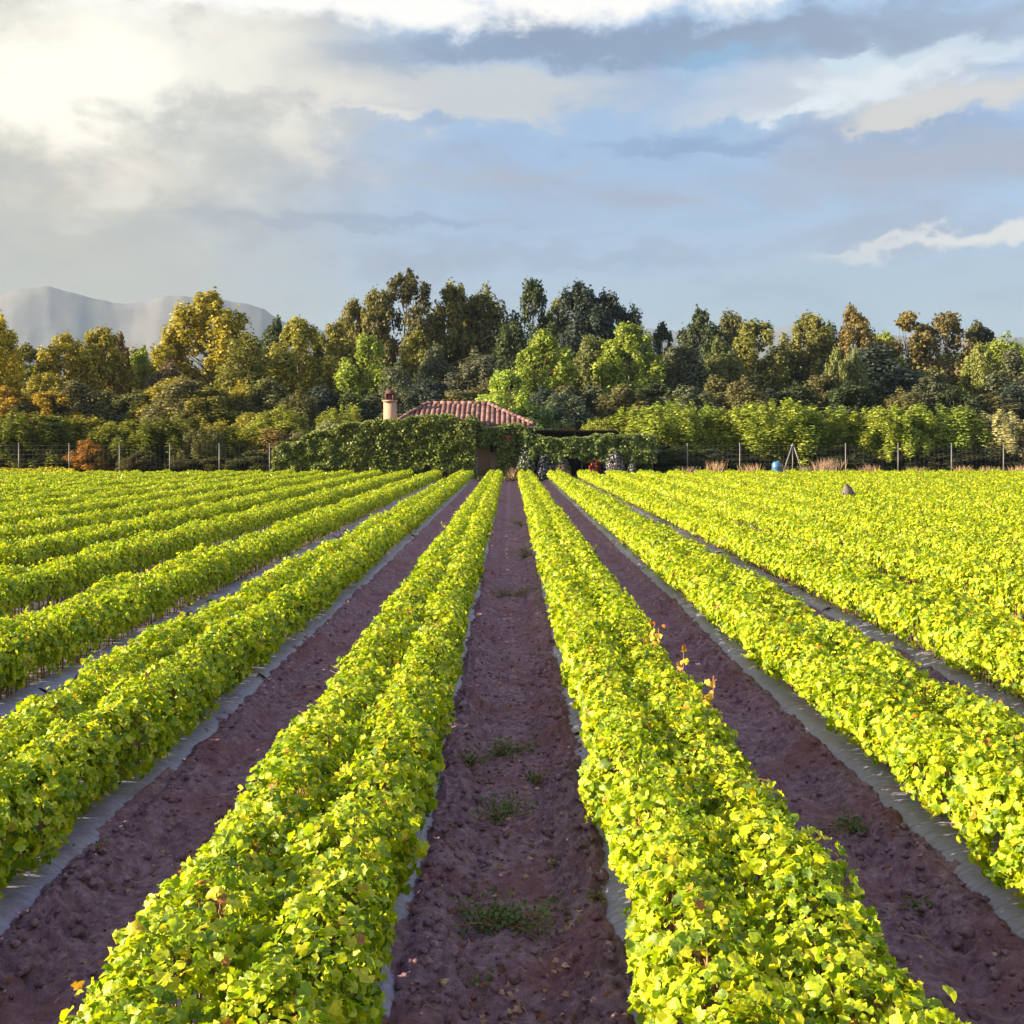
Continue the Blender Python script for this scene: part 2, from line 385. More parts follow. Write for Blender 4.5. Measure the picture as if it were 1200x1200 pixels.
def bed_foliage(seed):
    Pl, rng = plants(seed); Vs, Fs3, Fs4 = [], [], []; off = 0
    x0, y0, r_ = Pl.T
    hm = 1 + (fbm(y0*.9, r_*9+seed, seed, 3)-.5)*.58 + rng.normal(0, .05, len(y0))
    wm = 1 + (fbm(y0*1.6, r_*5+seed, seed+50, 3)-.5)*.45
    sway = (fbm(y0*2.2, r_*3+seed, seed+90, 2)-.5)*.10
    for lod, ya, yb, nl, sz in ((0, 0, 10.5, 190, .037), (1, 10.5, 22, 105, .045), (2, 22, 42, 62, .062), (2, 42, 99, 38, .080)):
        k = np.where((y0 >= ya) & (y0 < yb))[0]; i = np.repeat(k, nl); m_ = len(i)
        th = rng.uniform(R(-58), R(238), m_)
        inn = rng.random(m_) < .19
        # shoots: leaves of a plant cluster round a few angles, which leaves gaps between
        sh = rng.uniform(R(-35), R(215), (len(k), 4))
        pick = sh[np.repeat(np.arange(len(k)), nl), rng.integers(0, 4, m_)]
        th = np.where(rng.random(m_) < .55, pick+rng.normal(0, .30, m_), th)
        rr = rng.uniform(.50, 1.04, m_)**.6*1.0
        cl_ = .74+.60*fbm(y0[i]*5.5+x0[i]*3, th*1.1+r_[i]*7, seed+33, 2); a = .208*wm[i]*cl_; b_ = .24*hm[i]*cl_
        x = np.where(inn, rng.uniform(-.16, .16, m_), x0[i]+sway[i]+np.cos(th)*a*rr); z = .39+(hm[i]-1)*.06+np.sin(th)*b_*rr; y = y0[i]+rng.normal(0, .035, m_)
        z = np.where(inn, .40+(hm[i]-.9)*.2+rng.uniform(-.16, .12, m_), z)
        z += np.where(rng.random(m_) < .02, rng.uniform(.02, .06, m_), 0)
        N = np.stack([np.cos(th)*.75, rng.normal(0, .45, m_), np.sin(th)*.55+.45], 1)+rng.normal(0, .42, (m_,3))
        S = sz*rng.uniform(.42, 1.35, m_)*np.where(np.sin(th) > .6, .95, 1.1)
        v, f = leaves(np.stack([x, y, z], 1), N, S, lod, rng)
        Vs.append(v); (Fs4 if lod == 2 else Fs3).append(f+off); off += len(v)
    # stray shoots sticking out of the top and sides
    sy = np.sort(rng.uniform(Y0, 30, 60))
    for y_ in sy:
        n_ = 9; s_ = rng.choice([-1, 1]); t_ = np.linspace(0, 1, n_)
        bx = s_*rng.uniform(.05, .42); dx = rng.normal(s_*.05, .05)
        C = np.stack([bx+dx*t_+rng.normal(0, .02, n_), y_+rng.normal(0, .02, n_)+t_*rng.normal(0, .05), .52+t_*rng.uniform(.10, .22)-abs(bx)*.25], 1)
        v, f = leaves(C, rng.normal(size=(n_,3))+np.array([0,0,.6]), .055*(1.1-.6*t_), 0 if y_ < 9.5 else 1, rng)
        Vs.append(v); Fs3.append(f+off); off += len(v)
    fs = [np.concatenate(Fs3), np.concatenate(Fs4)]
    return mesh_np('vine_foliage', np.concatenate(Vs), fs, M['vine'], False)
def cane_mesh(rng, x=0, y=0):
    h = rng.uniform(.30, .42); r_ = rng.uniform(.0045, .008)
    return [(x, y, .05), (x+rng.normal(0,.006), y+rng.normal(0,.008), .05+h*.5), (x+rng.normal(0,.015), y+rng.normal(0,.015), .05+h)], [r_*1.3, r_, r_*.7]
def bed_canes(seed, skip=None):
    Pl, rng = plants(seed); mb = MB(); rng = np.random.default_rng(seed+7)
    for (x, y, r_) in Pl:
        if skip is not None and r_ == skip[0] and skip[1] <= y < skip[2]: continue
        if y > 40 and rng.random() < .5: continue
        nn = 2 if y < 20 else 1
        for q in range(nn):
            p, rd = cane_mesh(rng, x+rng.normal(0,.02), y+rng.normal(0,.02)); mb.tube(p, rd, 4 if y < 14 else 3)
        if y < 11:
            for q in range(2):      # green brown shoots threading through the leaves
                dx_, dy_ = rng.normal(0,.11), rng.normal(0,.06); zt = rng.uniform(.54,.645)-abs(dx_)*.4
                mb.tube([(x,y,.34), (x+dx_*.5,y+dy_*.4,.34+(zt-.34)*.6), (x+dx_,y+dy_,zt)], [.0035,.003,.0015], 3)
    o_ = mb.build('canes', M['cane']); me = o_.data; bpy.data.objects.remove(o_)
    return me
NV = 4
FOL = [bed_foliage(11+k) for k in range(NV)]
CAN = [bed_canes(11+k) for k in range(NV)]
rng = np.random.default_rng(5)
ca = []
for k in range(6):
    mb = MB(); p, rd = cane_mesh(rng); mb.tube(p, rd, 5); o_ = mb.build('cane', M['cane']); ca.append(o_.data); bpy.data.objects.remove(o_)
words = ['first','second','third','fourth','fifth','sixth','seventh','eighth','ninth','tenth','eleventh','twelfth','thirteenth','fourteenth','fifteenth','sixteenth','seventeenth','eighteenth']
NB_ = 18
for side in (-1, 1):
    for i in range(NB_):
        v = (i*1 + (0 if side > 0 else 2)) % NV
        xc = side*(PER/2 + PER*i); dy = rng.uniform(-.25, .35) + (-2.2*max(0, (i-6)/11) if side < 0 else 0)
        if side > 0 and i < 3: dy = .1
        b_ = empty('vine_bed', (xc, dy, 0))
        tag(b_, f'{words[i]} bed of bright green vines {"left" if side < 0 else "right"} of the central dirt furrow', 'vine bed', 'long beds of young grape vines')
        fo = obj('foliage', FOL[v], b_)
        fo.scale = (1, 1, 1) if i < 2 else ((.83, 1, 1) if side < 0 else (.92, 1, 1))
        near = (side, i) in ((1,1), (1,2), (-1,2), (-1,1))
        if near:
            row = 0 if side > 0 else 1
            ya = {(1,1): 5.2, (1,2): 9.0, (-1,2): 9.0, (-1,1): 5.2}[(side, i)]; yb = ya+100*SP-.05
            st = obj('canes', bed_canes(11+v, (row, ya, yb)), b_)
            Pl, _ = plants(11+v); kk = [p for p in Pl if p[2] == row and ya <= p[1] < yb][:100]
            for p in kk:
                c1 = obj('cane', ca[rng.integers(0, 6)], b_, (p[0], p[1], 0)); c1.rotation_euler = (0, 0, rng.uniform(0, 6.28))
        else: st = obj('canes', CAN[v], b_)
        st['kind'] = 'stuff'
        # grey mulch film laid over the bed
        if i < 5:
            xx = np.array([-.50,-.47,-.44,-.41,-.385,-.36,-.32,-.25,-.15,0,.15,.25,.32,.36,.385,.41,.44,.47,.50])
            yy = graded([(2.2, 14, .035, .05), (14, 30, .08, .15), (30, 69.3, .3, .6)])
            A, B_ = np.meshgrid(xx, yy); s0 = i*13+(7 if side > 0 else 0)
            zz = np.interp(np.abs(A), [0, .30, .36, .43, .47, .50], [.100, .100, .090, .062, .0, -.05])
            zz = zz + (fbm(B_*5, A*6+s0, s0, 3)-.5)*.030*(np.abs(A) > .2) + (vn(B_*22, A*9+s0, s0+3)-.5)*.020*(np.abs(A) > .30)
            AA = A + (vn(B_*1.6, A*0+s0, s0+9)-.5)*.05*np.sign(A)*(np.abs(A) > .3)
            id_ = np.arange(A.size).reshape(A.shape)
            q = np.stack([id_[:-1,:-1], id_[:-1,1:], id_[1:,1:], id_[1:,:-1]], -1)
            keep = np.ones(q.shape[:2], bool)
            for yc in rng.uniform(5, 60, 10 if (side, i) != (-1, 2) else 45):     # places where soil covers the film or it is torn
                s_ = rng.choice([-1, 1]); wdt = rng.uniform(.03, .18)
                yy_ = yy[:-1][:,None]; xx_ = xx[:-1][None,:]
                keep &= ~((np.abs(yy_-yc) < wdt*(1-.6*vn(xx_*20, yy_*9, 4))) & (xx_*s_ > .33))
            fm = obj('mulch_film', mesh_np('mulch_film', np.stack([AA+xc, B_, zz], -1), [q[keep]], M['film'], True))
            tag(fm, f'grey plastic mulch film under the {words[i]} vine bed {"left" if side < 0 else "right"} of the central furrow', 'mulch film', 'plastic films laid along the beds')
        if (side, i) == (1, 0):       # reddish shoots leaning out of this bed
            for (px, py, sc) in ((772, 745, 1.0), (766, 738, .7), (801, 770, 1.1), (836, 805, 1.0)):
                dd = F*1.62/(py-HZ); mb = MB(); top_ = Vector((WX(px, dd)-xc, dd-dy, .66+.08*sc)); bs = Vector((top_.x-.06, dd-dy, .42))
                mb.tube([bs, (bs+top_)/2+Vector((.03,0,0)), top_], [.004,.003,.002], 5)
                s1 = mb.build('red_shoot', M['cane'], b_); s1['label'] = 'reddish shoot sticking out above the leaves'
                C = np.array([list(bs+(top_-bs)*t_+Vector(rng.normal(0, .018, 3))) for t_ in np.linspace(.45, 1.05, 8)])
                v_, f_ = leaves(C, rng.normal(size=(8,3)), np.linspace(.05, .03, 8), 0, rng)
                obj('red_leaves', mesh_np('red_leaves', v_, [f_], M['redleaf']), s1)

# ------------------------------------------------------------------ things lying or growing in the furrows
def weed(px, py, wid, hgt, label, seed, nl=260, col=None, flat=.5):
    rg = np.random.default_rng(seed); d = F*2.33/(py-HZ); x = WX(px, d); z = float(soil_z(np.array([x]), np.array([d]))[0])-.01
    r0 = empty('weed', (x, d, z)); tag(r0, label, 'weed', 'weeds growing in the furrows')
    mb = MB(); Cs = []; A0 = rg.uniform(0, 6.28, 5)
    for k in range(16):
        a = rg.choice(A0)+rg.normal(0,.35); L = wid*.5*rg.uniform(.25, 1.5)*(1.6 if abs(math.cos(a)) > .7 else 1); hh = hgt*rg.uniform(.4, 1)
        p = [Vector((0,0,0)), Vector((math.cos(a)*L*.45, math.sin(a)*L*.45, hh*.65)), Vector((math.cos(a)*L, math.sin(a)*L, hh*rg.uniform(.5,1)))]
        mb.tube(p, [.004,.003,.0015], 4)
        for q in range(nl//16):
            t_ = rg.uniform(.15, 1.0); c_ = (p[0]*(1-t_)**2+p[1]*2*t_*(1-t_)+p[2]*t_*t_)+Vector(rg.normal(0, .018+.05*wid, 3)); c_.z = max(c_.z, .005); Cs.append(list(c_))
    mb.build('stem', M['cane'], r0)
    C = np.array(Cs); v_, f_ = leaves(C, rg.normal(size=C.shape)+np.array([0,-.3,.8]), rg.uniform(.007, .021, len(C)), 1, rg)
    obj('leaves', mesh_np('leaves', v_, [f_], M['weed']), r0)
weed(590, 1085, .30, .13, 'low bushy green weed in the middle of the central furrow, nearest of all', 1, 700)
weed(592, 955, .36, .09, 'sparse dull green weed spreading across the central furrow, second from the camera', 2, 520)
weed(590, 885, .26, .12, 'small upright weed in the central furrow, third from the camera', 3, 420)
weed(600, 697, .55, .12, 'dark weed patch halfway up the central furrow', 4, 500)
weed(614, 655, .5, .28, 'taller green weed on the right edge of the central furrow far up', 5, 500)
weed(612, 618, .5, .22, 'green weed far up the central furrow near the field end', 6, 400)
weed(1004, 975, .26, .10, 'low grey green weed beside the grey film in the furrow on the right', 7, 380)
weed(1075, 1070, .16, .07, 'tiny weed sprig in the furrow on the right, close to the bottom', 8, 160)
weed(120, 1020, .10, .08, 'tiny two leaved seedling in the dirt furrow on the left', 9, 40)
weed(548, 905, .22, .07, 'small weed at the left edge of the central furrow by the second weed patch', 10, 200)
weed(652, 1010, .10, .05, 'tiny sprig on the right slope of the central furrow', 11, 60)
weed(628, 915, .20, .08, 'small brownish green weed just right of the centre of the central furrow', 12, 200)
weed(560, 1150, .12, .04, 'thin dark twiggy sprig below the nearest big weed of the central furrow', 13, 50)
weed(700, 1075, .08, .05, 'tiny yellowish sprig right of the nearest big weed', 14, 40)
weed(862, 905, .22, .07, 'flat weed in the right furrow beside the reddish shoots', 15, 200)
weed(330, 960, .20, .06, 'flat dull weed in the left furrow under the tall shoot', 16, 160)
rg = np.random.default_rng(77)
C = []; 
for k in range(2600):
    fx = rg.choice([-2, -1, 0, 0, 0, 1, 2])*PER + rg.normal(0, .16); y = 3.4+rg.exponential(5); 
    if rg.random() < .35: fx += rg.choice([-1, 1])*.22
    C.append((fx, y))
C = np.array(C); z = soil_z(C[:,0], C[:,1])+.008
v_, f_ = leaves(np.column_stack([C, z]), rg.normal(0, .5, (len(C),3))+np.array([0,0,1]), rg.uniform(.008, .032, len(C)), 0, rg, 1.8)
tag(obj('leaf_litter', mesh_np('leaf_litter', v_, [f_], M['litter'])), 'scattered brown dry leaves on the purple brown soil of the furrows', 'leaf litter', kind='stuff')
mb = MB()
for k in range(260):
    x = rg.choice([-1, 0, 0, 1])*PER+rg.normal(0, .2); y = 3.5+rg.exponential(4); a = rg.uniform(0, 6.28); L = rg.uniform(.03, .16); q = []
    for t_ in np.linspace(0, 1, 5):
        xx_ = x+math.cos(a)*L*t_+.03*math.sin(3*t_+a); yy_ = y+math.sin(a)*L*t_; q.append((xx_, yy_, float(soil_z(np.array([xx_]), np.array([yy_]))[0])+.006+.01*math.sin(t_*3.1)))
    mb.tube(q, [.0014]*5, 3)
tag(mb.build('straw', M['straw']), 'thin dry straw and tendrils scattered along the furrows', 'straw', kind='stuff')
# clods
me_ = []
for k in range(5):
    import bmesh
    bm = bmesh.new(); bmesh.ops.create_icosphere(bm, subdivisions=3, radius=1)
    rr = np.random.default_rng(k)
    o1, o2 = rr.uniform(0, 50, 2)
    for v in bm.verts:
        q = np.array([v.co.x*1.7+o1]), np.array([v.co.y*1.7+v.co.z*1.3+o2])
        v.co *= .65+.7*float(fbm(q[0], q[1], k, 3)[0])
    V_ = np.array([v.co[:] for v in bm.verts]); F_ = np.array([[v.index for v in f.verts] for f in bm.faces]); bm.free(); me_.append((V_, F_))
Vs, Fs, off = [], [], 0
for k in range(5200):
    u = rg.uniform(.45, .72) if rg.random() < .8 else rg.uniform(.7, .92); x = rg.integers(-3, 4)*PER + PER/2 + rg.choice([-1, 1])*u; y = 3.4+rg.exponential(4.5)
    if y > 22: continue
    V_, F_ = me_[k % 5]; s_ = rg.uniform(.006, .022)*(1+.6*(rg.random() < .08)); a = rg.uniform(0, 6.28)
    ca_, sa_ = math.cos(a), math.sin(a); W = V_*np.array([1.2,1,.75])*s_
    W = np.column_stack([W[:,0]*ca_-W[:,1]*sa_, W[:,0]*sa_+W[:,1]*ca_, W[:,2]])+np.array([x, y, float(soil_z(np.array([x]), np.array([y]))[0])+s_*.3])
    Vs.append(W); Fs.append(F_+off); off += len(W)
tag(obj('soil_clods', mesh_np('soil_clods', np.concatenate(Vs), [np.concatenate(Fs)], M['soil'], True)), 'loose purple brown clods of dry earth along the furrow slopes', 'clods', kind='stuff')

# ------------------------------------------------------------------ trees
def crown_mesh(kind, seed, n_leaf=19000, leaf=.22):
    """crown in a box 1 x 1 x 1 stretched to (w=6, h=12 m); z from 0 at the ground"""
    rg = np.random.default_rng(seed); blobs = []
    W_, Hh = 6.0, 12.0
    if kind == 'poplar': nb_, zr, bw, bh, zlo = 95, .62, .066, .066, .08
    elif kind == 'airy': nb_, zr, bw, bh, zlo = 80, .7, .062, .045, .14
    elif kind == 'round': nb_, zr, bw, bh, zlo = 95, .5, .075, .075, .04
    else: nb_, zr, bw, bh, zlo = 120, .35, .045, .125, .10      # orchard: upright shoots from a flat crown
    ctr = []
    for k in range(nb_):
        a = rg.uniform(0, 6.28)
        if kind == 'poplar':
            t_ = rg.uniform(0, 1)**.85; env = min(1, 1.08*(1-max(0,(t_-.35)/.66)**2.6)**.8)*(.72+.28*min(1,t_*4)); z_ = zlo+.05+t_*(.90-zlo)
        elif kind == 'airy':
            t_ = rg.uniform(0, 1)**.8; env = min(1, 1.05*(1-max(0,(t_-.4)/.62)**2.6)**.8)*(.65+.35*min(1,t_*3)); z_ = zlo+.05+t_*(.92-zlo)
        elif kind == 'round':
            t_ = rg.uniform(0, 1); env = math.sqrt(max(.04, 1-(t_*1.0)**2.2)); z_ = zlo+.06+t_*(.85-zlo)
        else:
            t_ = rg.uniform(0, 1); env = math.sqrt(max(.1, 1-(t_*.9)**3)); z_ = zlo+.08+t_*(.83-zlo)
        rr = env*(.5-bw*.9)*math.sqrt(rg.uniform(.2, 1))*rg.uniform(.85, 1.15)
        sc = rg.uniform(.65, 1.35)*(1 if t_ < .8 else .75)
        ctr.append((rr*math.cos(a), rr*math.sin(a), z_, bw*sc, bh*sc*rg.uniform(.8, 1.3)))
    ctr.append((0, 0, .93, bw*.6, bh*.8))
    ctr = np.array(ctr)
    wgt = ctr[:,3]**2; i = rg.choice(len(ctr), n_leaf, p=wgt/wgt.sum())
    d_ = rg.normal(size=(n_leaf,3)); d_[:,2] += .15; d_ /= np.linalg.norm(d_, axis=1, keepdims=True)
    rr = rg.uniform(.10, 1.0, n_leaf)**.5*(1+rg.normal(0, .12, n_leaf))
    C = ctr[i,:3]*np.array([W_, W_, Hh]) + d_*rr[:,None]*np.column_stack([ctr[i,3]*W_*1.45, ctr[i,3]*W_*1.45, ctr[i,4]*Hh*1.15])
    C[:,2] = np.maximum(C[:,2], .15)
    N = d_*.8+rg.normal(0, .5, (n_leaf,3))+np.array([0,0,.3])
    v_, f_ = leaves(C, N, leaf*rg.uniform(.5, 1.15, n_leaf), 2, rg)
    me = mesh_np('crown_'+kind, v_, [f_], M['tree'])
    mb = MB(); tz = 10.6 if kind in ('poplar','airy') else 6.5
    pts = [(0,0,-.15)]+[(rg.normal(0,.12), rg.normal(0,.12), z_) for z_ in np.linspace(.15, .95, 5)*tz]
    mb.tube(pts, [.20,.17,.13,.10,.06,.02], 8)
    for k in range(0, len(ctr), 2):
        e = Vector(ctr[k,:3]*np.array([W_, W_, Hh])); z0 = max(.7, min(tz*.8, e.z-1.2-.4*math.hypot(e.x, e.y)))
        j = z0/tz; s_ = Vector((0,0,z0)); mid = s_.lerp(e, .5)+Vector((rg.normal(0,.2), rg.normal(0,.2), -.1))
        mb.tube([s_, mid, e], [.07*(1.15-j), .045*(1.15-j), .012], 5)
    o_ = mb.build('trunk', M['bark']); tm = o_.data; bpy.data.objects.remove(o_)
    return me, tm
TR = {'poplar': [crown_mesh('poplar', s_) for s_ in (1,2,3,4,5)],
      'airy': [crown_mesh('airy', s_, 13000, .22) for s_ in (11,12,13)],
      'round': [crown_mesh('round', s_, 19000, .21) for s_ in (21,22,23)],
      'orchard': [crown_mesh('orchard', s_, 20000, .20) for s_ in (31,32,33,34)]}
tcount = {'k': 0}
def tree(px, top, wpx, d, kind, col, label, group=None, name='tree', base=0.0, cat='tree'):
    k = tcount['k']; tcount['k'] += 1
    v = TR[kind][k % len(TR[kind])]; h = WZ(top, d)-base; w_ = wpx/F*d*1.5
    r0 = empty(name, (WX(px, d), d, base), k*2.399)
    r0.scale = (w_/5.9, w_/5.9, h/12.1)
    tag(r0, label, cat, group)
    c1 = obj('crown', v[0], r0); c1.color = (*col, 1)
    obj('trunk', v[1], r0)
    return r0
HAZE_GOLD=(.29,.25,.035); OLIVE=(.15,.15,.035); YG=(.20,.25,.045); BR=(.27,.35,.07); DARK=(.055,.075,.035); DBLUE=(.045,.062,.055); GREY=(.105,.12,.075); BROWN=(.15,.14,.045); SILV=(.24,.25,.16); AMB=(.33,.17,.03)  # the gold tone has the warm hazy glow of the left side mixed in
GW = 'trees of the wood behind the house'
T = [  # leftmost trees: golden haze glow is put into their leaf colour
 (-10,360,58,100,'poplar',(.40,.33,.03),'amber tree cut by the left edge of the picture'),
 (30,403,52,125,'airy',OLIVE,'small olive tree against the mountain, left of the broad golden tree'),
 (78,385,58,104,'poplar',HAZE_GOLD,'broad golden olive tree, left trunk of the pair standing left of the gap'),
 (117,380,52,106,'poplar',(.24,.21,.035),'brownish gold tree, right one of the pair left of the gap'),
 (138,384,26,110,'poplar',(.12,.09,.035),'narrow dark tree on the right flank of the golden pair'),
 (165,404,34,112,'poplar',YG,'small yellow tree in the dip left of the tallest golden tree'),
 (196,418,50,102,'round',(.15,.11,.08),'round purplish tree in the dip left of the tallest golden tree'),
 (245,334,84,107,'poplar',HAZE_GOLD,'tallest golden tree on the left, with a ragged top'),
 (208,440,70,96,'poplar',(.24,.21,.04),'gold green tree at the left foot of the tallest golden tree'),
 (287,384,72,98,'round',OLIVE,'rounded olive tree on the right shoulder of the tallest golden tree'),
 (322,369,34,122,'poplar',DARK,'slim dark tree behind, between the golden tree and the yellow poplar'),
 (350,368,66,102,'poplar',(.23,.22,.04),'yellow green poplar left of the dark chimney side trees'),
 (392,372,52,106,'poplar',(.19,.18,.04),'olive yellow poplar just right of the yellow green poplar'),
 (414,346,40,122,'poplar',BROWN,'brown topped tree, lowest of the three rising in steps to the wood summit'),
 (439,333,46,120,'poplar',BROWN,'brown green tree, middle of the three rising in steps to the wood summit'),
 (477,310,60,118,'airy',(.10,.095,.045),'thin crowned tree that is the highest of the whole wood'),
 (430,388,52,98,'poplar',YG,'bright yellow green tree above and left of the chimney'),
 (466,420,50,95,'round',GREY,'grey green tree directly above the chimney'),
 (492,384,44,108,'poplar',OLIVE,'olive tree below and right of the highest thin tree'),
 (531,325,52,120,'poplar',(.15,.14,.04),'round topped olive tree over the left of the house roof'),
 (570,327,70,121,'round',(.13,.125,.04),'broad dome shaped tree over the middle of the house roof'),
 (624,321,44,119,'poplar',DARK,'pointed dark tree over the right end of the house roof'),
 (652,343,40,122,'poplar',(.14,.15,.04),'small yellowish tree between the pointed tree and the dark dome'),
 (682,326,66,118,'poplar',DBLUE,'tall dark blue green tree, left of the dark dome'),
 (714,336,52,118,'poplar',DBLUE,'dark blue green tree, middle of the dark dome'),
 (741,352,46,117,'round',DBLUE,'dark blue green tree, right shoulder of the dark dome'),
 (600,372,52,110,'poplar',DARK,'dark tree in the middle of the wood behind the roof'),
 (545,360,70,126,'round',DARK,'deep dark tree filling the wood behind the dome shaped tree'),
 (510,398,46,100,'round',GREY,'dull grey olive tree over the left half of the roof'),
 (556,404,70,98,'round',(.10,.105,.075),'rounded grey tree above the middle of the roof'),
 (640,386,66,96,'poplar',YG,'large light green tree right of the house with two tops'),
 (592,430,56,84,'poplar',BR,'brightest green tree rising right behind the roof'),
 (624,468,54,83,'round',(.13,.20,.08),'low fresh green tree leaning right from the brightest one'),
 (693,389,44,102,'poplar',(.14,.16,.06),'narrow grey green tree between the two light green trees'),
 (738,373,62,99,'poplar',YG,'large light green tree right of the shed roof'),
 (664,452,56,88,'round',(.10,.13,.09),'blue grey rounded tree above the shed roof'),
 (776,373,30,118,'poplar',DARK,'slim dark tree just right of the large light green tree'),
 (820,356,48,116,'poplar',DARK,'dark tree with the highest top right of the low gap'),
 (856,360,42,119,'poplar',(.11,.115,.05),'thin grey green tree right of the dark high top'),
 (886,369,60,108,'poplar',(.15,.155,.045),'olive green poplar with lit left flank over the orchard'),
 (845,392,44,104,'poplar',(.13,.15,.06),'small grey green tree before the thin grey green one'),
 (799,392,56,102,'round',GREY,'dull rounded tree right of the large light green tree'),
 (915,402,60,110,'round',DARK,'dark rounded tree in the shade right of the olive poplar'),
 (948,362,54,112,'poplar',(.15,.15,.045),'olive poplar, left of the slim brown one'),
 (972,372,30,116,'poplar',DARK,'slim dark tree between the olive poplar and the brown one'),
 (1001,355,44,110,'poplar',(.17,.135,.05),'upright brown poplar above the blue black tree'),
 (1022,398,98,99,'round',DBLUE,'huge rounded blue black tree on the right'),
 (981,402,26,94,'poplar',(.17,.19,.07),'slim pale poplar, left of two before the blue black tree'),
 (1001,404,24,95,'poplar',(.14,.17,.075),'slim pale poplar, right of two before the blue black tree'),
 (1036,384,44,120,'poplar',YG,'light green tree peeping out behind the blue black tree'),
 (1063,364,64,112,'airy',(.18,.15,.06),'wide brownish tree with open crown, third from the right edge'),
 (1110,361,56,111,'poplar',(.15,.125,.06),'brownish open tree, second from the right edge'),
 (1146,376,40,113,'airy',(.085,.09,.05),'small dark open tree right of the brownish ones'),
 (1178,386,78,106,'round',YG,'light green round tree by the right edge'),
 (1190,403,70,98,'round',GREY,'grey green tree cut by the right edge of the picture'),
 (1148,400,36,100,'poplar',(.18,.20,.06),'small yellow green poplar left of the grey edge tree'),
 (1090,430,60,98,'poplar',(.13,.145,.06),'mid height olive tree right of the blue black tree'),
]
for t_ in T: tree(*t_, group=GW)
# low trees filling the foot of the wood
fill = []
rg = np.random.default_rng(9)
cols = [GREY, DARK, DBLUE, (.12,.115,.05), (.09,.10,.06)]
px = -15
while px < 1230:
    warm = px < 330  # left fill trees get golder colours in place of the warm haze light
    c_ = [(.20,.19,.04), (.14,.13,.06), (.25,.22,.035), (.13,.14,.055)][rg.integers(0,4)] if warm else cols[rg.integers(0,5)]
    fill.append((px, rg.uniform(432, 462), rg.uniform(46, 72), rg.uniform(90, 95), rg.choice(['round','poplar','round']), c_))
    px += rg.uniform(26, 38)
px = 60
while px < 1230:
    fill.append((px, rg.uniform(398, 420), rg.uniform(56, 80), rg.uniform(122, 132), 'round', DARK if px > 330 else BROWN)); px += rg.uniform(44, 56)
fill.sort(key=lambda q: q[0])
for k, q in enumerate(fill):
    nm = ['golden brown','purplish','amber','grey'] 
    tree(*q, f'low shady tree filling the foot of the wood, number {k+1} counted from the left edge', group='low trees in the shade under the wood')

# orchard and shrubs before the wood
GO = 'fruit trees behind the wire fence'
LO = [(-8,486,84,78),(42,484,84,76),(96,488,80,79),(150,492,78,77),(188,488,84,76),(238,494,76,78),(292,500,72,77)]
for k, (px, top, w_, d) in enumerate(LO):
    tree(px, top, w_, d, 'orchard', [(.21,.22,.035),(.14,.16,.03),(.27,.25,.04)][k % 3], f'{words[k]} dark green fruit tree from the left behind the left fence', GO, 'fruit_tree')
RO = [(770,472,86,78),(812,470,70,80),(868,480,70,79),(905,468,84,77),(952,474,80,79),(1012,478,72,78),(1048,476,76,77),(1100,474,82,78),(1150,486,60,80),(1186,482,76,77)]
for k, (px, top, w_, d) in enumerate(RO):
    tree(px, top, w_, d, 'orchard', [(.25,.30,.05),(.20,.26,.05),(.28,.31,.05)][k % 3] if k < 8 else (.34,.33,.18), f'{words[k]} bushy fruit tree from the left behind the right fence', GO, 'fruit_tree')
SH = [
 (330,473,62,82,'round',(.25,.27,.05),'bright green rounded tree left of the house'),
 (296,482,50,84,'poplar',(.26,.24,.04),'yellow tipped bush left of the bright green rounded tree'),
 (318,500,60,76,'round',(.22,.16,.05),'rusty brown shrub below the bright green rounded tree'),
 (400,474,44,82,'orchard',(.24,.27,.05),'yellow green sapling left of the chimney'),
 (388,492,58,78,'round',SILV,'silvery olive shrub at the left end of the pergola'),
 (352,505,52,75,'round',(.19,.18,.11),'dusty grey shrub left of the silvery olive'),
 (104,512,38,74,'round',AMB,'small orange leaved shrub behind the left fence'),
 (60,456,60,90,'poplar',(.30,.21,.03),'bright gold shrub over the left fruit trees'),
 (12,452,60,90,'poplar',(.30,.20,.03),'bright gold shrub at the left picture edge'),
 (236,500,40,74,'orchard',(.15,.15,.06),'small grey green shrub by the left fence end'),
 (164,528,36,72,'round',(.07,.06,.03),'dark low shrub by the left fence'),
 (215,532,44,73,'round',(.10,.10,.05),'low olive shrub by the left fence'),
 (702,490,38,80,'orchard',(.22,.25,.05),'spiky yellow green bush, left of the pair behind the shed roof'),
 (742,492,44,81,'orchard',(.20,.23,.05),'spiky yellow green bush, right of the pair behind the shed roof'),
 (655,494,34,83,'orchard',(.19,.21,.05),'yellow green bush over the left end of the shed roof'),
 (748,508,42,73,'round',SILV,'pale silvery shrub right of the shed roof'),
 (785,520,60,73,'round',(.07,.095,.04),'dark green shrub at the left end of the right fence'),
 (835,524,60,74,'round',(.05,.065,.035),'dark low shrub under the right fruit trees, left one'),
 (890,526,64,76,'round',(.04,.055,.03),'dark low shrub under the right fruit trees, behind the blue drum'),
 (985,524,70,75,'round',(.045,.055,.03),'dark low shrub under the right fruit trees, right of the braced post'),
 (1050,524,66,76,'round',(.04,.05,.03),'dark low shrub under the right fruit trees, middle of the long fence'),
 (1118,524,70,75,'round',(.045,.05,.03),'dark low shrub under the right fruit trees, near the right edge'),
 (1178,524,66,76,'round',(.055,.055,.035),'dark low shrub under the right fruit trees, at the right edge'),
 (30,524,70,79,'round',(.09,.09,.03),'dark low shrub under the left fruit trees, at the left edge'),
 (255,528,60,74,'round',(.11,.11,.04),'dark low shrub under the left fruit trees, right end'),
 (300,527,56,73,'round',(.09,.10,.04),'dull green shrub at the left foot of the vine pergola'),
]
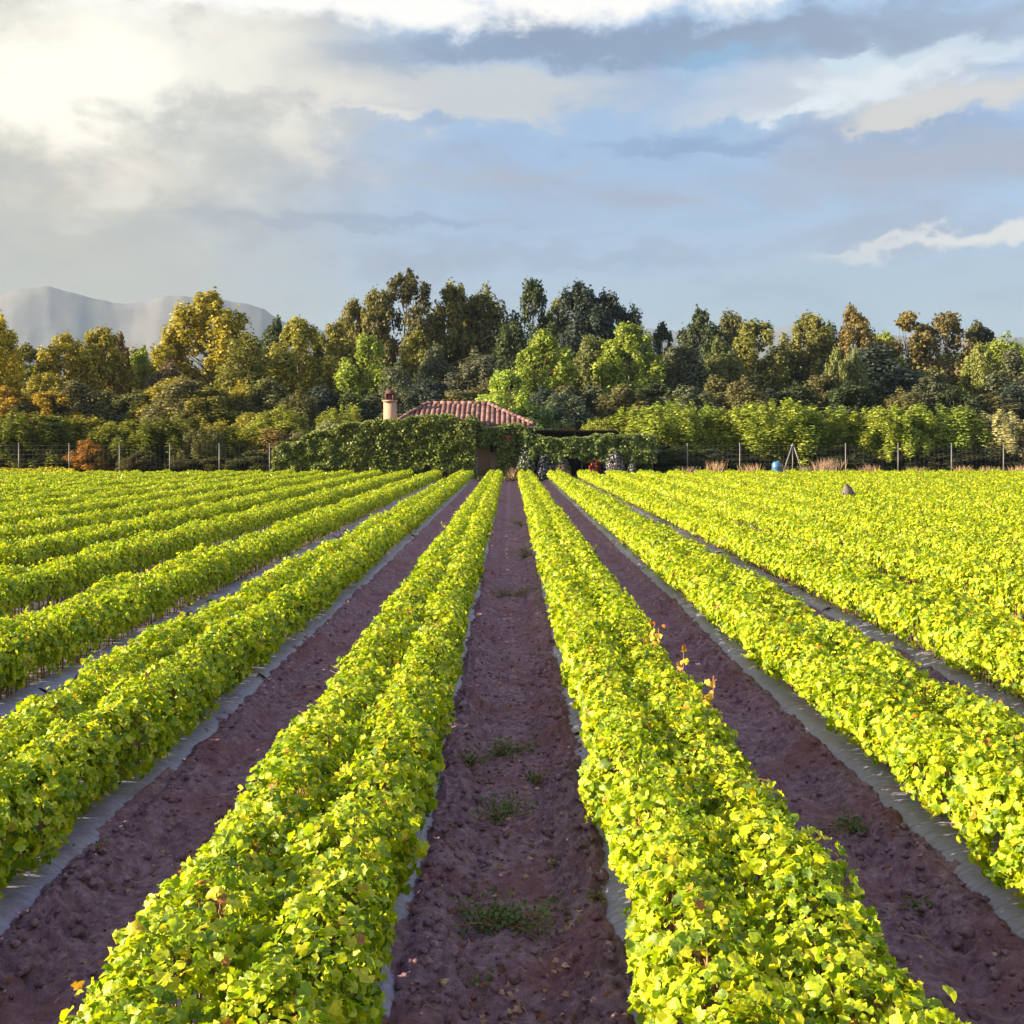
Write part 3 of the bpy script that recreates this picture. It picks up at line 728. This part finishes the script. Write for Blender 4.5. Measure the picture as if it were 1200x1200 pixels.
for s_ in SH: tree(*s_, group='shrubs before the wood', name='shrub', cat='shrub')

# ------------------------------------------------------------------ house
M['plaster'] = simple('pink_plaster', (.42,.25,.21), .85, .12, 2, bmp=.2)
M['chim'] = simple('cream_plaster', (.42,.29,.21), .85, .1, 3)
M['brick'] = simple('dark_red_brick', (.11,.045,.05), .8, .3, 12)
M['tile'] = leaf_mat('roof_tile', [(0,(.10,.055,.060)),(.45,(.19,.105,.105)),(.85,(.29,.175,.16)),(1,(.13,.07,.07))], trans=.0, rough=.8, spec=.2)
M['fascia'] = simple('fascia', (.50,.32,.26), .7, .1, 3)
M['glass'] = simple('dark_glass', (.012,.013,.02), .08, .1, 2, spec=.6)
M['white'] = simple('white_pipe', (.55,.55,.62), .5, .1, 3)
hx0, hx1 = WX(459, 71.6), WX(626, 71.6); ez = 3.46; rz_ = 4.95; dy0, dy1 = 71.6, 79.6; ry = 75.6
rx0, rx1 = WX(500, 75.6), WX(572, 75.6)
house = empty('house', ((hx0+hx1)/2, 75.6, 0)); ox, oy = (hx0+hx1)/2, 75.6
tag(house, 'low pink house with a hipped red tile roof behind the vines', 'house')
L = lambda x, y, z: (x-ox, y-oy, z)
mb = MB()
def wallbox(a, b): mb.box(L(*a), L(*b))
x0, x1, y0, y1 = hx0+.45, hx1-.45, dy0+.45, dy1-.45
wx0, wx1 = WX(574.5, y0), WX(583, y0)              # window opening
dr0, dr1 = WX(604, y0), WX(616, y0)
wallbox((x0, y0, -.1), (wx0, y0+.25, 3.4)); wallbox((wx0, y0, -.1), (wx1, y0+.25, 1.75)); wallbox((wx0, y0, 2.75), (wx1, y0+.25, 3.4))
wallbox((wx1, y0, -.1), (dr0, y0+.25, 3.4)); wallbox((dr0, y0, 2.1), (dr1, y0+.25, 3.4)); wallbox((dr1, y0, -.1), (x1, y0+.25, 3.4))
wallbox((x0, y0+.25, -.1), (x0+.25, y1, 3.4)); wallbox((x1-.25, y0+.25, -.1), (x1, y1, 3.4)); wallbox((x0+.25, y1-.25, -.1), (x1-.25, y1, 3.4))
mb.build('wall', M['plaster'], house)
mb = MB(); mb.box(L(wx0, y0+.14, 1.75), L(wx1, y0+.17, 2.75)); wi = mb.build('window', M['glass'], house)
mb = MB(); mb.box(L(wx0-.06, y0-.05, 1.68), L(wx1+.06, y0-.003, 1.747)); mb.box(L((wx0+wx1)/2-.03, y0+.08, 1.75), L((wx0+wx1)/2+.03, y0+.137, 2.75)); mb.build('window_frame', M['fascia'], wi)
mb = MB(); mb.box(L(dr0, y0+.12, 0), L(dr1, y0+.17, 2.1)); mb.build('door', M['wood'], house)
mb = MB(); mb.tube([L(WX(558.5, y0-.12), y0-.12, 0), L(WX(558.5, y0-.12), y0-.12, 3.3)], [.05,.05], 8); mb.build('downpipe', M['white'], house)
# roof: base planes + barrel tiles laid down the slopes
mb = MB()
e = [L(hx0,dy0,ez), L(hx1,dy0,ez), L(hx1,dy1,ez), L(hx0,dy1,ez), L(rx0,ry,rz_), L(rx1,ry,rz_)]
mb.add(e, [(0,1,5,4),(2,3,4,5),(3,2,1,0)], [(1,2,5),(3,0,4)])
ST = .335
def tile_run(bot, topp, nrm, across):
    """barrel tiles from eave point to upper point"""
    bot, topp = Vector(bot), Vector(topp); Ln = (topp-bot).length
    if Ln < .3: return
    d_ = (topp-bot)/Ln; m_ = max(1, int(round(Ln/.42))); 
    for j in range(m_):
        a_ = bot+d_*(Ln*j/m_-.04); b_ = bot+d_*(Ln*(j+1)/m_+.02); V = []
        for p_, r_, lf in ((a_, .145, .05), (b_, .118, .012)):
            for k in range(7):
                q = math.pi*k/6; V.append(tuple(p_+across*(math.cos(q)*r_)+nrm*(math.sin(q)*r_*.72+lf)))
        f4 = [(k, k+1, 8+k, 7+k) for k in range(6)]; mb.add(V, f4, [(0, k+1, k) for k in range(1, 6)])
fN = Vector((0, -(rz_-ez), ry-dy0)).normalized()
xx = hx0+.15
while xx < hx1-.1:
    if xx < rx0: tt = (xx-hx0)/(rx0-hx0)
    elif xx > rx1: tt = (hx1-xx)/(hx1-rx1)
    else: tt = 1
    tile_run(L(xx, dy0-.05, ez), L(xx, dy0+(ry-dy0)*tt, ez+(rz_-ez)*tt), fN, Vector((1,0,0)))
    tile_run(L(xx, dy1+.05, ez), L(xx, dy1-(dy1-ry)*tt, ez+(rz_-ez)*tt), Vector((0, fN.y*-1, fN.z)), Vector((1,0,0)))
    xx += ST
rN = Vector((rz_-ez, 0, hx1-rx1)).normalized(); yy_ = dy0+.2
while yy_ < dy1:
    tt = 1-abs(yy_-ry)/(ry-dy0)
    tile_run(L(hx1+.05, yy_, ez), L(hx1-(hx1-rx1)*tt, yy_, ez+(rz_-ez)*tt), rN, Vector((0,1,0)))
    tile_run(L(hx0-.05, yy_, ez), L(hx0+(rx0-hx0)*tt, yy_, ez+(rz_-ez)*tt), Vector((-rN.x,0,rN.z)), Vector((0,1,0)))
    yy_ += ST
for a_, b_ in ((e[0],e[4]),(e[1],e[5]),(e[2],e[5]),(e[3],e[4]),(e[4],e[5])):
    a_, b_ = Vector(a_), Vector(b_); m_ = int((b_-a_).length/.42)
    for j in range(m_):
        p_ = a_.lerp(b_, j/m_)+Vector((0,0,.11)); q_ = a_.lerp(b_, (j+1.1)/m_)+Vector((0,0,.09)); mb.tube([p_, q_], [.16,.13], 8)
roof = mb.build('roof', M['tile'], house)
mb = MB(); hh = .16
for a_, b_ in (((hx0-.02,dy0-.02),(hx1+.02,dy0+.03)),((hx0-.02,dy1-.03),(hx1+.02,dy1+.02)),((hx0-.02,dy0+.031),(hx0+.03,dy1-.031)),((hx1-.03,dy0+.031),(hx1+.02,dy1-.031))):
    mb.box(L(a_[0],a_[1],ez-hh), L(b_[0],b_[1],ez-.004))
mb.build('fascia', M['fascia'], roof)
cx_ = WX(457, 74.4); mb = MB(); mb.box(L(cx_-.40,74.1,-.1), L(cx_+.40,74.8,5.12)); mb.box(L(cx_-.46,74.04,5.12), L(cx_+.46,74.86,5.22))
ch = mb.build('chimney', M['chim'], house)
mb = MB()
for k in range(4): mb.box(L(cx_-.30+(.48 if k % 2 else 0), 74.15+(.43 if k > 1 else 0), 5.22), L(cx_-.18+(.48 if k % 2 else 0), 74.28+(.43 if k > 1 else 0), 5.62))
mb.box(L(cx_-.34,74.12,5.62), L(cx_+.34,74.74,5.70)); mb.lathe([(0.24,5.22),(.24,5.62)], L(cx_,74.43,0), 12); mb.lathe([(.30,5.70),(.26,5.82),(.12,5.92),(0,5.94)], L(cx_,74.43,0), 14)
mb.build('chimney_pot', M['brick'], ch)

# ------------------------------------------------------------------ climbers: pergola left of and before the house, hedge of vines to the right
def climber(pxa, pxb, topf, d, depth, zlo, col, seed, n_):
    """leafy hanging mass following a top line given in photo pixels"""
    rg = np.random.default_rng(seed); x = WX(rg.uniform(pxa, pxb, n_), d)
    tz = np.interp(x, [WX(p, d) for p, _ in topf], [WZ(t_, d) for _, t_ in topf]) + (fbm(x*1.1, x*0, seed, 3)-.5)*.75
    face = rg.random(n_)
    y = np.where(face < .55, -depth/2+rg.normal(0, .14, n_), rg.uniform(-depth/2, depth/2, n_))
    hang = (fbm(x*1.7, x*0+3, seed+5, 3))
    zl = zlo+np.maximum(0, hang-.45)*1.8
    z = np.where(face < .55, zl+(tz-zl)*rg.random(n_), tz-np.abs(rg.normal(0, .12, n_)))
    back = rg.random(n_) < .15; y = np.where(back, depth/2+rg.normal(0,.1,n_), y)
    y += (fbm(x*2.2, z*2.2, seed+9, 2)-.5)*.7
    ok = z < tz+.12
    C = np.stack([x, y+d, z], 1)[ok]
    N = rg.normal(0, .5, C.shape)+np.array([0,-.6,.5])
    v_, f_ = leaves(C, N, .135*rg.uniform(.5, 1.2, len(C)), 2, rg)
    return v_, f_
pg = empty('vine_pergola', (WX(450,70.3), 71.0, 0)); tag(pg, 'long pergola smothered in hanging dark green vines left of the house', 'pergola')
v_, f_ = climber(322, 558, [(322,528),(345,519),(380,505),(410,497),(440,491),(500,489),(558,493)], 70.9, 1.6, .2, None, 3, 44000)
v2, f2 = climber(443, 474, [(443,493),(474,493)], 70.9, 1.5, .2, None, 5, 9000); f_ = np.concatenate([f_, f2+len(v_)]); v_ = np.concatenate([v_, v2])
c1 = obj('foliage', mesh_np('foliage', v_-np.array([WX(450,70.3),71,0]), [f_], M['climber']), pg); c1.color = (.14,.17,.038,1)
for px in (352, 400, 440, 480, 520, 552):
    for yy_ in (70.4, 71.5):
        mb = MB(); x = WX(px, 71)-WX(450,70.3); mb.tube([(x, yy_-71, -.1), (x, yy_-71, WZ(503 if px > 380 else 520, 71))], [.06,.05], 6); mb.build('post', M['wood'], pg)
mb = MB(); mb.tube([(WX(390,71)-WX(450,70.3), -.6, WZ(503,71)), (WX(556,71)-WX(450,70.3), -.6, WZ(499,71))], [.05,.05], 6); mb.build('beam', M['wood'], pg)
hd = empty('climbing_vine', (WX(600,70.9), 70.9, 0)); tag(hd, 'climbing vine with a few red flowers covering the front of the house', 'climbing vine')
v_, f_ = climber(549, 622, [(549,489),(562,488),(570,499),(590,497),(615,499),(622,508)], 71.3, .6, 2.0, None, 13, 5500)
v2, f2 = climber(582, 612, [(582,500),(612,500)], 71.3, .7, .2, None, 14, 5500)
c1 = obj('foliage', mesh_np('foliage', np.concatenate([v_, v2])-np.array([WX(600,70.9),70.9,0]), [np.concatenate([f_, f2+len(v_)])], M['climber']), hd); c1.color = (.12,.15,.04,1)
mb = MB()
for q in ((586,),(600,),(612,)): mb.tube([(WX(q[0],71)-WX(600,70.9), .5, -.1), (WX(q[0]+2,71)-WX(600,70.9), .3, 1.6), (WX(q[0]-3,71)-WX(600,70.9), .45, 3.1)], [.05,.04,.03], 6)
mb.build('stem', M['bark'], hd)
rg = np.random.default_rng(8); M['red'] = simple('red_petal', (.45,.03,.02), .6, .2, 5); M['lilac'] = simple('lilac_petal', (.20,.18,.42), .6, .2, 5); M['pale'] = simple('pale_petal', (.36,.34,.46), .6, .15, 5)
C = np.column_stack([rg.normal(WX(595.5,70.8), .10, 26), rg.normal(70.75, .08, 26), rg.normal(WZ(515.5,70.8), .09, 26)])-np.array([WX(600,70.9),70.9,0])
v_, f_ = leaves(C, rg.normal(size=C.shape)+np.array([0,-1,0]), np.full(26, .08), 1, rg); obj('flowers', mesh_np('flowers', v_, [f_], M['red']), hd)['kind'] = 'stuff'
hg = empty('vine_hedge', (WX(675,70.8), 70.8, 0)); tag(hg, 'hedge of green climbing vines under the low shed roof', 'hedge')
v_, f_ = climber(614, 768, [(614,505),(640,512),(680,513),(700,511),(735,510),(768,508)], 70.9, .9, 1.05, None, 23, 20000)
c1 = obj('foliage', mesh_np('foliage', v_-np.array([WX(675,70.8),70.8,0]), [f_], M['climber']), hg); c1.color = (.13,.17,.05,1)
for px in (620, 650, 682, 716, 743, 764):
    mb = MB(); x = WX(px,70.9)-WX(675,70.8); mb.tube([(x,.1,-.1),(x,.1,2.5)], [.05,.045], 6); mb.build('post', M['steel'] if px == 743 else M['wood'], hg)
# flowering bushes, pale mounds
def bush(px, top, wpx, d, colm, label, seed, nf=300, col=(.09,.12,.05), cat='flower bush', name='flower_bush'):
    rg = np.random.default_rng(seed); h = WZ(top, d); w_ = wpx/F*d; r0 = empty(name, (WX(px,d), d, 0)); tag(r0, label, cat, 'flowering bushes by the house')
    n_ = 2600; dd = rg.normal(size=(n_,3)); dd /= np.linalg.norm(dd, axis=1, keepdims=True); dd[:,2] = np.abs(dd[:,2])
    rr = rg.uniform(.4, 1, n_)**.5*(.8+.4*fbm(dd[:,0]*3+seed, dd[:,2]*3+dd[:,1]*2, seed, 2)); C = dd*rr[:,None]*np.array([w_/2, w_/2.5, h])
    v_, f_ = leaves(C, dd+rg.normal(0,.5,C.shape), .11*rg.uniform(.5,1.2,n_), 2, rg); c1 = obj('foliage', mesh_np('foliage', v_, [f_], M['tree']), r0); c1.color = (*col,1)
    i = np.where(rr > .75)[0][:nf]; C2 = C[i]*1.05
    v_, f_ = leaves(C2, dd[i]+rg.normal(0,.4,C2.shape), .07*rg.uniform(.5,1.2,len(i)), 1, rg); obj('flowers', mesh_np('flowers', v_, [f_], colm), r0)['kind'] = 'stuff'
    mb = MB(); 
    for k in range(5): a = k*1.3; mb.tube([(0,0,-.05),(math.cos(a)*w_*.2, math.sin(a)*w_*.2, h*.7)], [.03,.012], 5)
    mb.build('stem', M['bark'], r0)
bush(616, 524, 22, 70.3, M['pale'], 'bush of pale lilac flowers at the right corner of the house', 41, 420)
bush(638, 532, 20, 70.2, M['lilac'], 'violet blue flower bush under the left part of the vine hedge', 42, 420, (.05,.06,.05))
bush(657, 534, 26, 70.4, M['pale'], 'greyish bush with faded flowers, third from the house corner', 43, 200, (.14,.11,.11))
bush(720, 526, 26, 70.3, M['pale'], 'big bush thick with whitish lilac flowers below the shed end', 44, 1100, (.12,.12,.10))
bush(741, 542, 12, 70.0, M['pale'], 'small mound of pale flowers right of the big whitish bush', 45, 420)
bush(697, 540, 16, 70.2, M['red'], 'low dark red leaved bush left of the big whitish bush', 46, 500, (.10,.05,.05))

# ------------------------------------------------------------------ shed
M['rust'] = simple('dark_red_metal', (.13,.045,.045), .6, .2, 4)
M['darkwood'] = simple('dark_wood', (.05,.035,.03), .85, .3, 4)
sh = empty('shed', (WX(675,74), 75, 0)); tag(sh, 'open shed with a low dark red corrugated roof right of the house', 'shed'); sx, sy = WX(675,74), 75
xa, xb = WX(627,73), WX(721,73); xa2, xb2 = WX(627,77.5), WX(731,77.5)
za, zb = WZ(504,73), WZ(512,77.5)
nn = 160; V = []; 
for lay in (0, -.02):
    for j, (p0, p1, yy_, z_) in enumerate(((xa, xb, 73, za), (xa2, xb2, 77.5, zb))):
        for k in range(nn+1):
            t_ = k/nn; V.append((p0+(p1-p0)*t_-sx, yy_-sy, z_+lay+.035*math.sin(t_*2*math.pi*34)))
m_ = nn+1; f4 = [(k, k+1, m_+k+1, m_+k) for k in range(nn)]+[(2*m_+k, 3*m_+k, 3*m_+k+1, 2*m_+k+1) for k in range(nn)]+[(k, 2*m_+k, 2*m_+k+1, k+1) for k in range(nn)]
mb = MB(); mb.add(V, f4); mb.build('roof', M['rust'], sh)
for (x_, y_, z_) in ((xa+.1,73.2,za),( (xa+xb)/2,73.2,za),(xb-.1,73.2,za),(xa2+.1,77.3,zb),((xa2+xb2)/2,77.3,zb),(xb2-.1,77.3,zb)):
    mb = MB(); mb.box((x_-sx-.06, y_-sy-.06, -.1), (x_-sx+.06, y_-sy+.06, z_-.15)); mb.build('post', M['darkwood'], sh)
mb = MB(); mb.box((xa-sx, -1.88, za-.15), (xb-sx, -1.72, za-.06)); mb.box((xa2-sx, 2.22, zb-.15), (xb2-sx, 2.38, zb-.06)); mb.build('beam', M['darkwood'], sh)
mb = MB(); mb.box((xa2-sx, 2.40, -.1), (xb2-sx, 2.46, zb-.05)); mb.build('back_wall', M['darkwood'], sh)

# ------------------------------------------------------------------ fences
def fence(pxs, d, label, x_from, x_to, brace=None):
    r0 = empty('wire_fence', (WX(x_from, d), d, 0)); tag(r0, label, 'fence', 'wire fences along the far edge of the field'); o0 = WX(x_from, d)
    for px in pxs:
        mb = MB(); x = WX(px, d)-o0; mb.tube([(x,0,-.2),(x,0,2.28)], [.034,.034], 8); mb.tube([(x,0,2.28),(x,0,2.34)], [.065,.03], 8); mb.build('post', M['steel'], r0)
    if brace:
        x = WX(brace, d)-o0
        for s_ in (-1, 1): mb = MB(); mb.tube([(x+s_*.04,-.03,2.2),(x+s_*(.72 if s_ < 0 else .62),-.25,.3)], [.04,.04], 6); mb.build('brace', M['steel'], r0)
        mb = MB(); mb.box((x-.11,-.09,2.12),(x+.11,.09,2.24)); mb.build('clamp', M['steel'], r0)
    mb = MB(); xa_, xb_ = 0, WX(x_to, d)-o0
    for z_ in np.linspace(.15, 2.2, 8): mb.tube([(xa_, -.07, z_), (xb_, -.07, z_)], [.0016,.0016], 3)
    x = xa_
    while x < xb_: mb.tube([(x,-.07,.1),(x,-.07,2.2)], [.0012,.0012], 3); x += .30
    mb.build('wire_mesh', M['steel'], r0)
fence([22, 81, 140, 199, 257, 316], 71.0, 'wire fence with thin steel posts on the left, before the dark fruit trees', -10, 320)
fence([805.5, 867, 929, 991, 1052.5, 1115, 1176], 70.9, 'wire fence with steel posts and one braced post on the right', 786, 1215, 929)
# blue drum
M['blue'] = simple('blue_plastic', (.05,.16,.34), .35, .1, 4, spec=.5)
dm = empty('plastic_drum', (WX(910,70.2), 70.2, 0)); tag(dm, 'rounded blue plastic drum standing left of the braced fence post', 'drum')
mb = MB(); mb.lathe([(0,0),(.27,0),(.29,.04),(.29,.40),(.305,.42),(.29,.45),(.29,.80),(.305,.82),(.29,.85),(.28,1.02),(.23,1.12),(.12,1.17),(0,1.18)], n=28); mb.build('body', M['blue'], dm, True)
mb = MB(); mb.lathe([(.05,1.165),(.05,1.22),(0,1.22)], (.10,0,0), 12); mb.build('cap', M['blue'], dm, True)
# low yellow strip at the far left
rg = np.random.default_rng(91); n_ = 9000; x = rg.uniform(WX(-30,70.9), WX(92,70.9), n_); q = rg.uniform(0, math.pi, n_)
C = np.column_stack([x, 70.2+.5*np.cos(q)+rg.normal(0,.06,n_), .12+(.62+.25*(fbm(x*1.5, x*0, 4, 3)-.5))*np.sin(q)*rg.uniform(.5,1.05,n_)])
v_, f_ = leaves(C, np.column_stack([rg.normal(0,.4,n_), np.cos(q), np.sin(q)+.2]), .10*rg.uniform(.6,1.3,n_), 2, rg)
sx0 = WX(30,70.9); st = empty('vine_strip', (sx0, 70.2, 0)); tag(st, 'short low strip of yellow green vines by the fence at the far left', 'vine strip')
c1 = obj('foliage', mesh_np('foliage', v_-np.array([sx0,70.2,0]), [f_], M['tree']), st); c1.color = (.46,.42,.03,1)
mb = MB()
for k in range(60): xx_ = rg.uniform(WX(-30,70.9), WX(92,70.9))-sx0; mb.tube([(xx_, 0, -.02), (xx_+.02, 0, .4)], [.012,.008], 3)
mb.build('canes', M['cane'], st)['kind'] = 'stuff'
# grey scrap on the vines
import bmesh
M['scrap'] = simple('grey_scrap', (.13,.11,.12), .7, .25, 5, bmp=.3)
d = 37.5; a = np.linspace(0, 2*math.pi, 24, endpoint=False); V = [(0, 0, .30)]
for ring, rr in enumerate((.33, .66, 1.0)):
    for k, q in enumerate(a): V.append((math.cos(q)*.20*rr*(1+.25*math.sin(3*q+ring)), math.sin(q)*.16*rr, .30*(1-rr**1.4)-.10*(rr == 1)*abs(math.sin(4*q))))
f4 = [(1+r_*24+k, 1+r_*24+(k+1)%24, 1+(r_+1)*24+(k+1)%24, 1+(r_+1)*24+k) for r_ in range(2) for k in range(24)]
mb = MB(); mb.add(V, f4, [(0, 1+k, 1+(k+1)%24) for k in range(24)])
sc = mb.build('plastic_scrap', M['scrap'], None, False, (WX(993,d), d, .66)); tag(sc, 'crumpled grey brown scrap lying on the vines in the right half of the field', 'scrap')

# ------------------------------------------------------------------ grasses at the far field edge
def blades(C, hgt, rg, wid=.03):
    n_ = len(C); a = rg.uniform(0, 6.28, n_); hh = hgt*rg.uniform(.5, 1.15, n_); lean = rg.normal(0, .22, (n_,2))*hh[:,None]
    dx = np.stack([np.cos(a), np.sin(a), a*0], 1)*wid
    tip = C+np.column_stack([lean, hh]); mid = C+np.column_stack([lean*.35, hh*.6])
    V = np.stack([C-dx, C+dx, mid+dx*.7, mid-dx*.7, tip], 1).reshape(-1,3); o_ = (np.arange(n_)*5)[:,None]
    return V, o_+np.array([[0,1,2,3]]), o_+np.array([[3,2,4]])
rg = np.random.default_rng(66)
n_ = 16000; C = np.column_stack([rg.uniform(-36, 36, n_), 69.9+rg.random(n_)**1.3*2.2, np.zeros(n_)]); C[:,0] += rg.normal(0,.1,n_)
V, f4, f3 = blades(C, .30, rg, .025); go = obj('grass', mesh_np('grass', V, [f4, f3], M['dry'])); go.color = (.16,.17,.07,1)
tag(go, 'rough grass growing along the far edge of the field', 'grass', kind='stuff')
tf = [(840,540,18),(970,538,26),(944,546,14),(880,544,22),(1020,545,20),(1075,547,26),(1130,546,18),(806,547,18),(1160,547,26),(600,548,14),(545,548,16),(655,545,18),(1195,546,20),(917,545,12)]
tl = ['fluffy straw coloured tuft right of the first post of the right fence','big fluffy pinkish tuft between the braced post and the next post','thin dry tuft at the right foot of the braced post','low dry tuft left of the blue drum','dry tuft right of the third fence post','wide pinkish dry tuft in the middle of the right fence','dry tuft left of the sixth post of the right fence','dry tuft at the first post of the right fence','wide dry tuft near the last post of the right fence','dry tuft at the end of the central furrow','dry tuft before the pink wall of the house','dry tuft before the greyish flower bush','dry tuft at the right picture edge by the fence','thin dry stalks between the blue drum and the braced post']
for k, ((px, top, wpx), lb) in enumerate(zip(tf, tl)):
    d = 70.25; w_ = wpx/F*d; n_ = int(70*wpx/6); C = np.column_stack([rg.normal(0, w_*.28, n_), rg.normal(0, .15, n_), np.zeros(n_)])
    V, f4, f3 = blades(C, WZ(top, d), rg, .018); o_ = obj('grass_tuft', mesh_np('grass_tuft', V, [f4, f3], M['dry']), None, (WX(px,d), d, 0)); o_.color = [(.42,.29,.20,1),(.36,.25,.20,1),(.30,.26,.14,1)][k % 3]
    tag(o_, lb, 'grass tuft', 'dry grass tufts along the field edge')

# ------------------------------------------------------------------ far mountains
m, n, b, o = new_mat('mountain_rock'); M['mtn'] = m
t = n.n('ShaderNodeTexCoord').outputs['Object']; f1 = n.noise(t, .003, 6, .6); f2 = n.noise(t, .012, 5, .6)
n.put(b.inputs['Base Color'], n.mix(n.ss(n.m('ADD', f1, n.m('MULTIPLY', f2, .5)), .62, .9), (.085,.09,.105,1), (.12,.12,.13,1))); b.inputs['Roughness'].default_value = .95
def mountain(name, d, pts, depth, seed, label):
    pxs = np.linspace(pts[0][0], pts[-1][0], 220); crest = np.interp(pxs, [p[0] for p in pts], [p[1] for p in pts])
    X_ = WX(pxs, d); Zc = WZ(crest, d) 
    rows = []; tt = np.linspace(0, 1, 60); pp = pxs
    for t_ in tt:                                   # t: 0 foot near, .5 crest, 1 far foot
        k = 1-abs(t_-.5)*2; sh_ = k**1.25
        warp = pp + 230*(1-k)*(fbm(pp/45, pp*0+t_*6, seed+40, 4)-.5)
        Zc = WZ(np.interp(warp, [p[0] for p in pts], [p[1] for p in pts]), d)*(1-.35*(1-k)*(fbm(pp/28, pp*0+t_*9, seed+60, 4)-.2))
        y_ = d+(t_-.5)*depth + (fbm(X_/260, X_*0+t_*3, seed+4, 3)-.5)*depth*.03
        z_ = Zc*sh_*(1-.16*(1-k)*k*4*(.3+fbm(X_/190, X_*0+t_*7, seed+2, 4))) + (fbm(X_/150, X_*0+seed+t_*2, seed, 5)-.5)*d*.009*k**2 - 20*(k < .02)
        rows.append(np.stack([X_*(y_/d), y_, z_], 1))
    V = np.array(rows); id_ = np.arange(V.shape[0]*V.shape[1]).reshape(V.shape[:2])
    q = np.stack([id_[:-1,:-1], id_[:-1,1:], id_[1:,1:], id_[1:,:-1]], -1).reshape(-1,4)
    o_ = obj(name, mesh_np(name, V.reshape(-1,3), [q], M['mtn'], True)); tag(o_, label, kind='structure')
mountain('mountain', 3600, [(-420,440),(-150,378),(-40,354),(20,336),(55,332),(100,343),(135,352),(190,345),(215,344),(262,350),(310,356),(335,370),(380,388),(520,440)], 1500, 3, 'pale hazy rocky mountain in the left distance')
mountain('mountain_ridge', 4600, [(520,430),(700,382),(790,384),(860,386),(930,379),(1010,385),(1100,391),(1200,393),(1330,388),(1600,440)], 1300, 8, 'faint blue ridge in the right distance')
for nm in ('mountain', 'mountain_ridge'): pass

# ------------------------------------------------------------------ haze
HAZE = True
if HAZE:
    mb = MB(); mb.box((-4500, -300, -22), (4500, 5600, 610)); hz = mb.build('haze', None); tag(hz, 'thin pale haze between here and the mountains', 'haze', kind='stuff')
    m = bpy.data.materials.new('haze'); m.use_nodes = True; t_ = m.node_tree; t_.nodes.clear()
    v = t_.nodes.new('ShaderNodeVolumePrincipled'); v.inputs['Density'].default_value = .00015; v.inputs['Color'].default_value = (.29,.40,.575,1); v.inputs['Anisotropy'].default_value = .0
    oo = t_.nodes.new('ShaderNodeOutputMaterial'); t_.links.new(v.outputs[0], oo.inputs['Volume']); hz.data.materials.append(m)
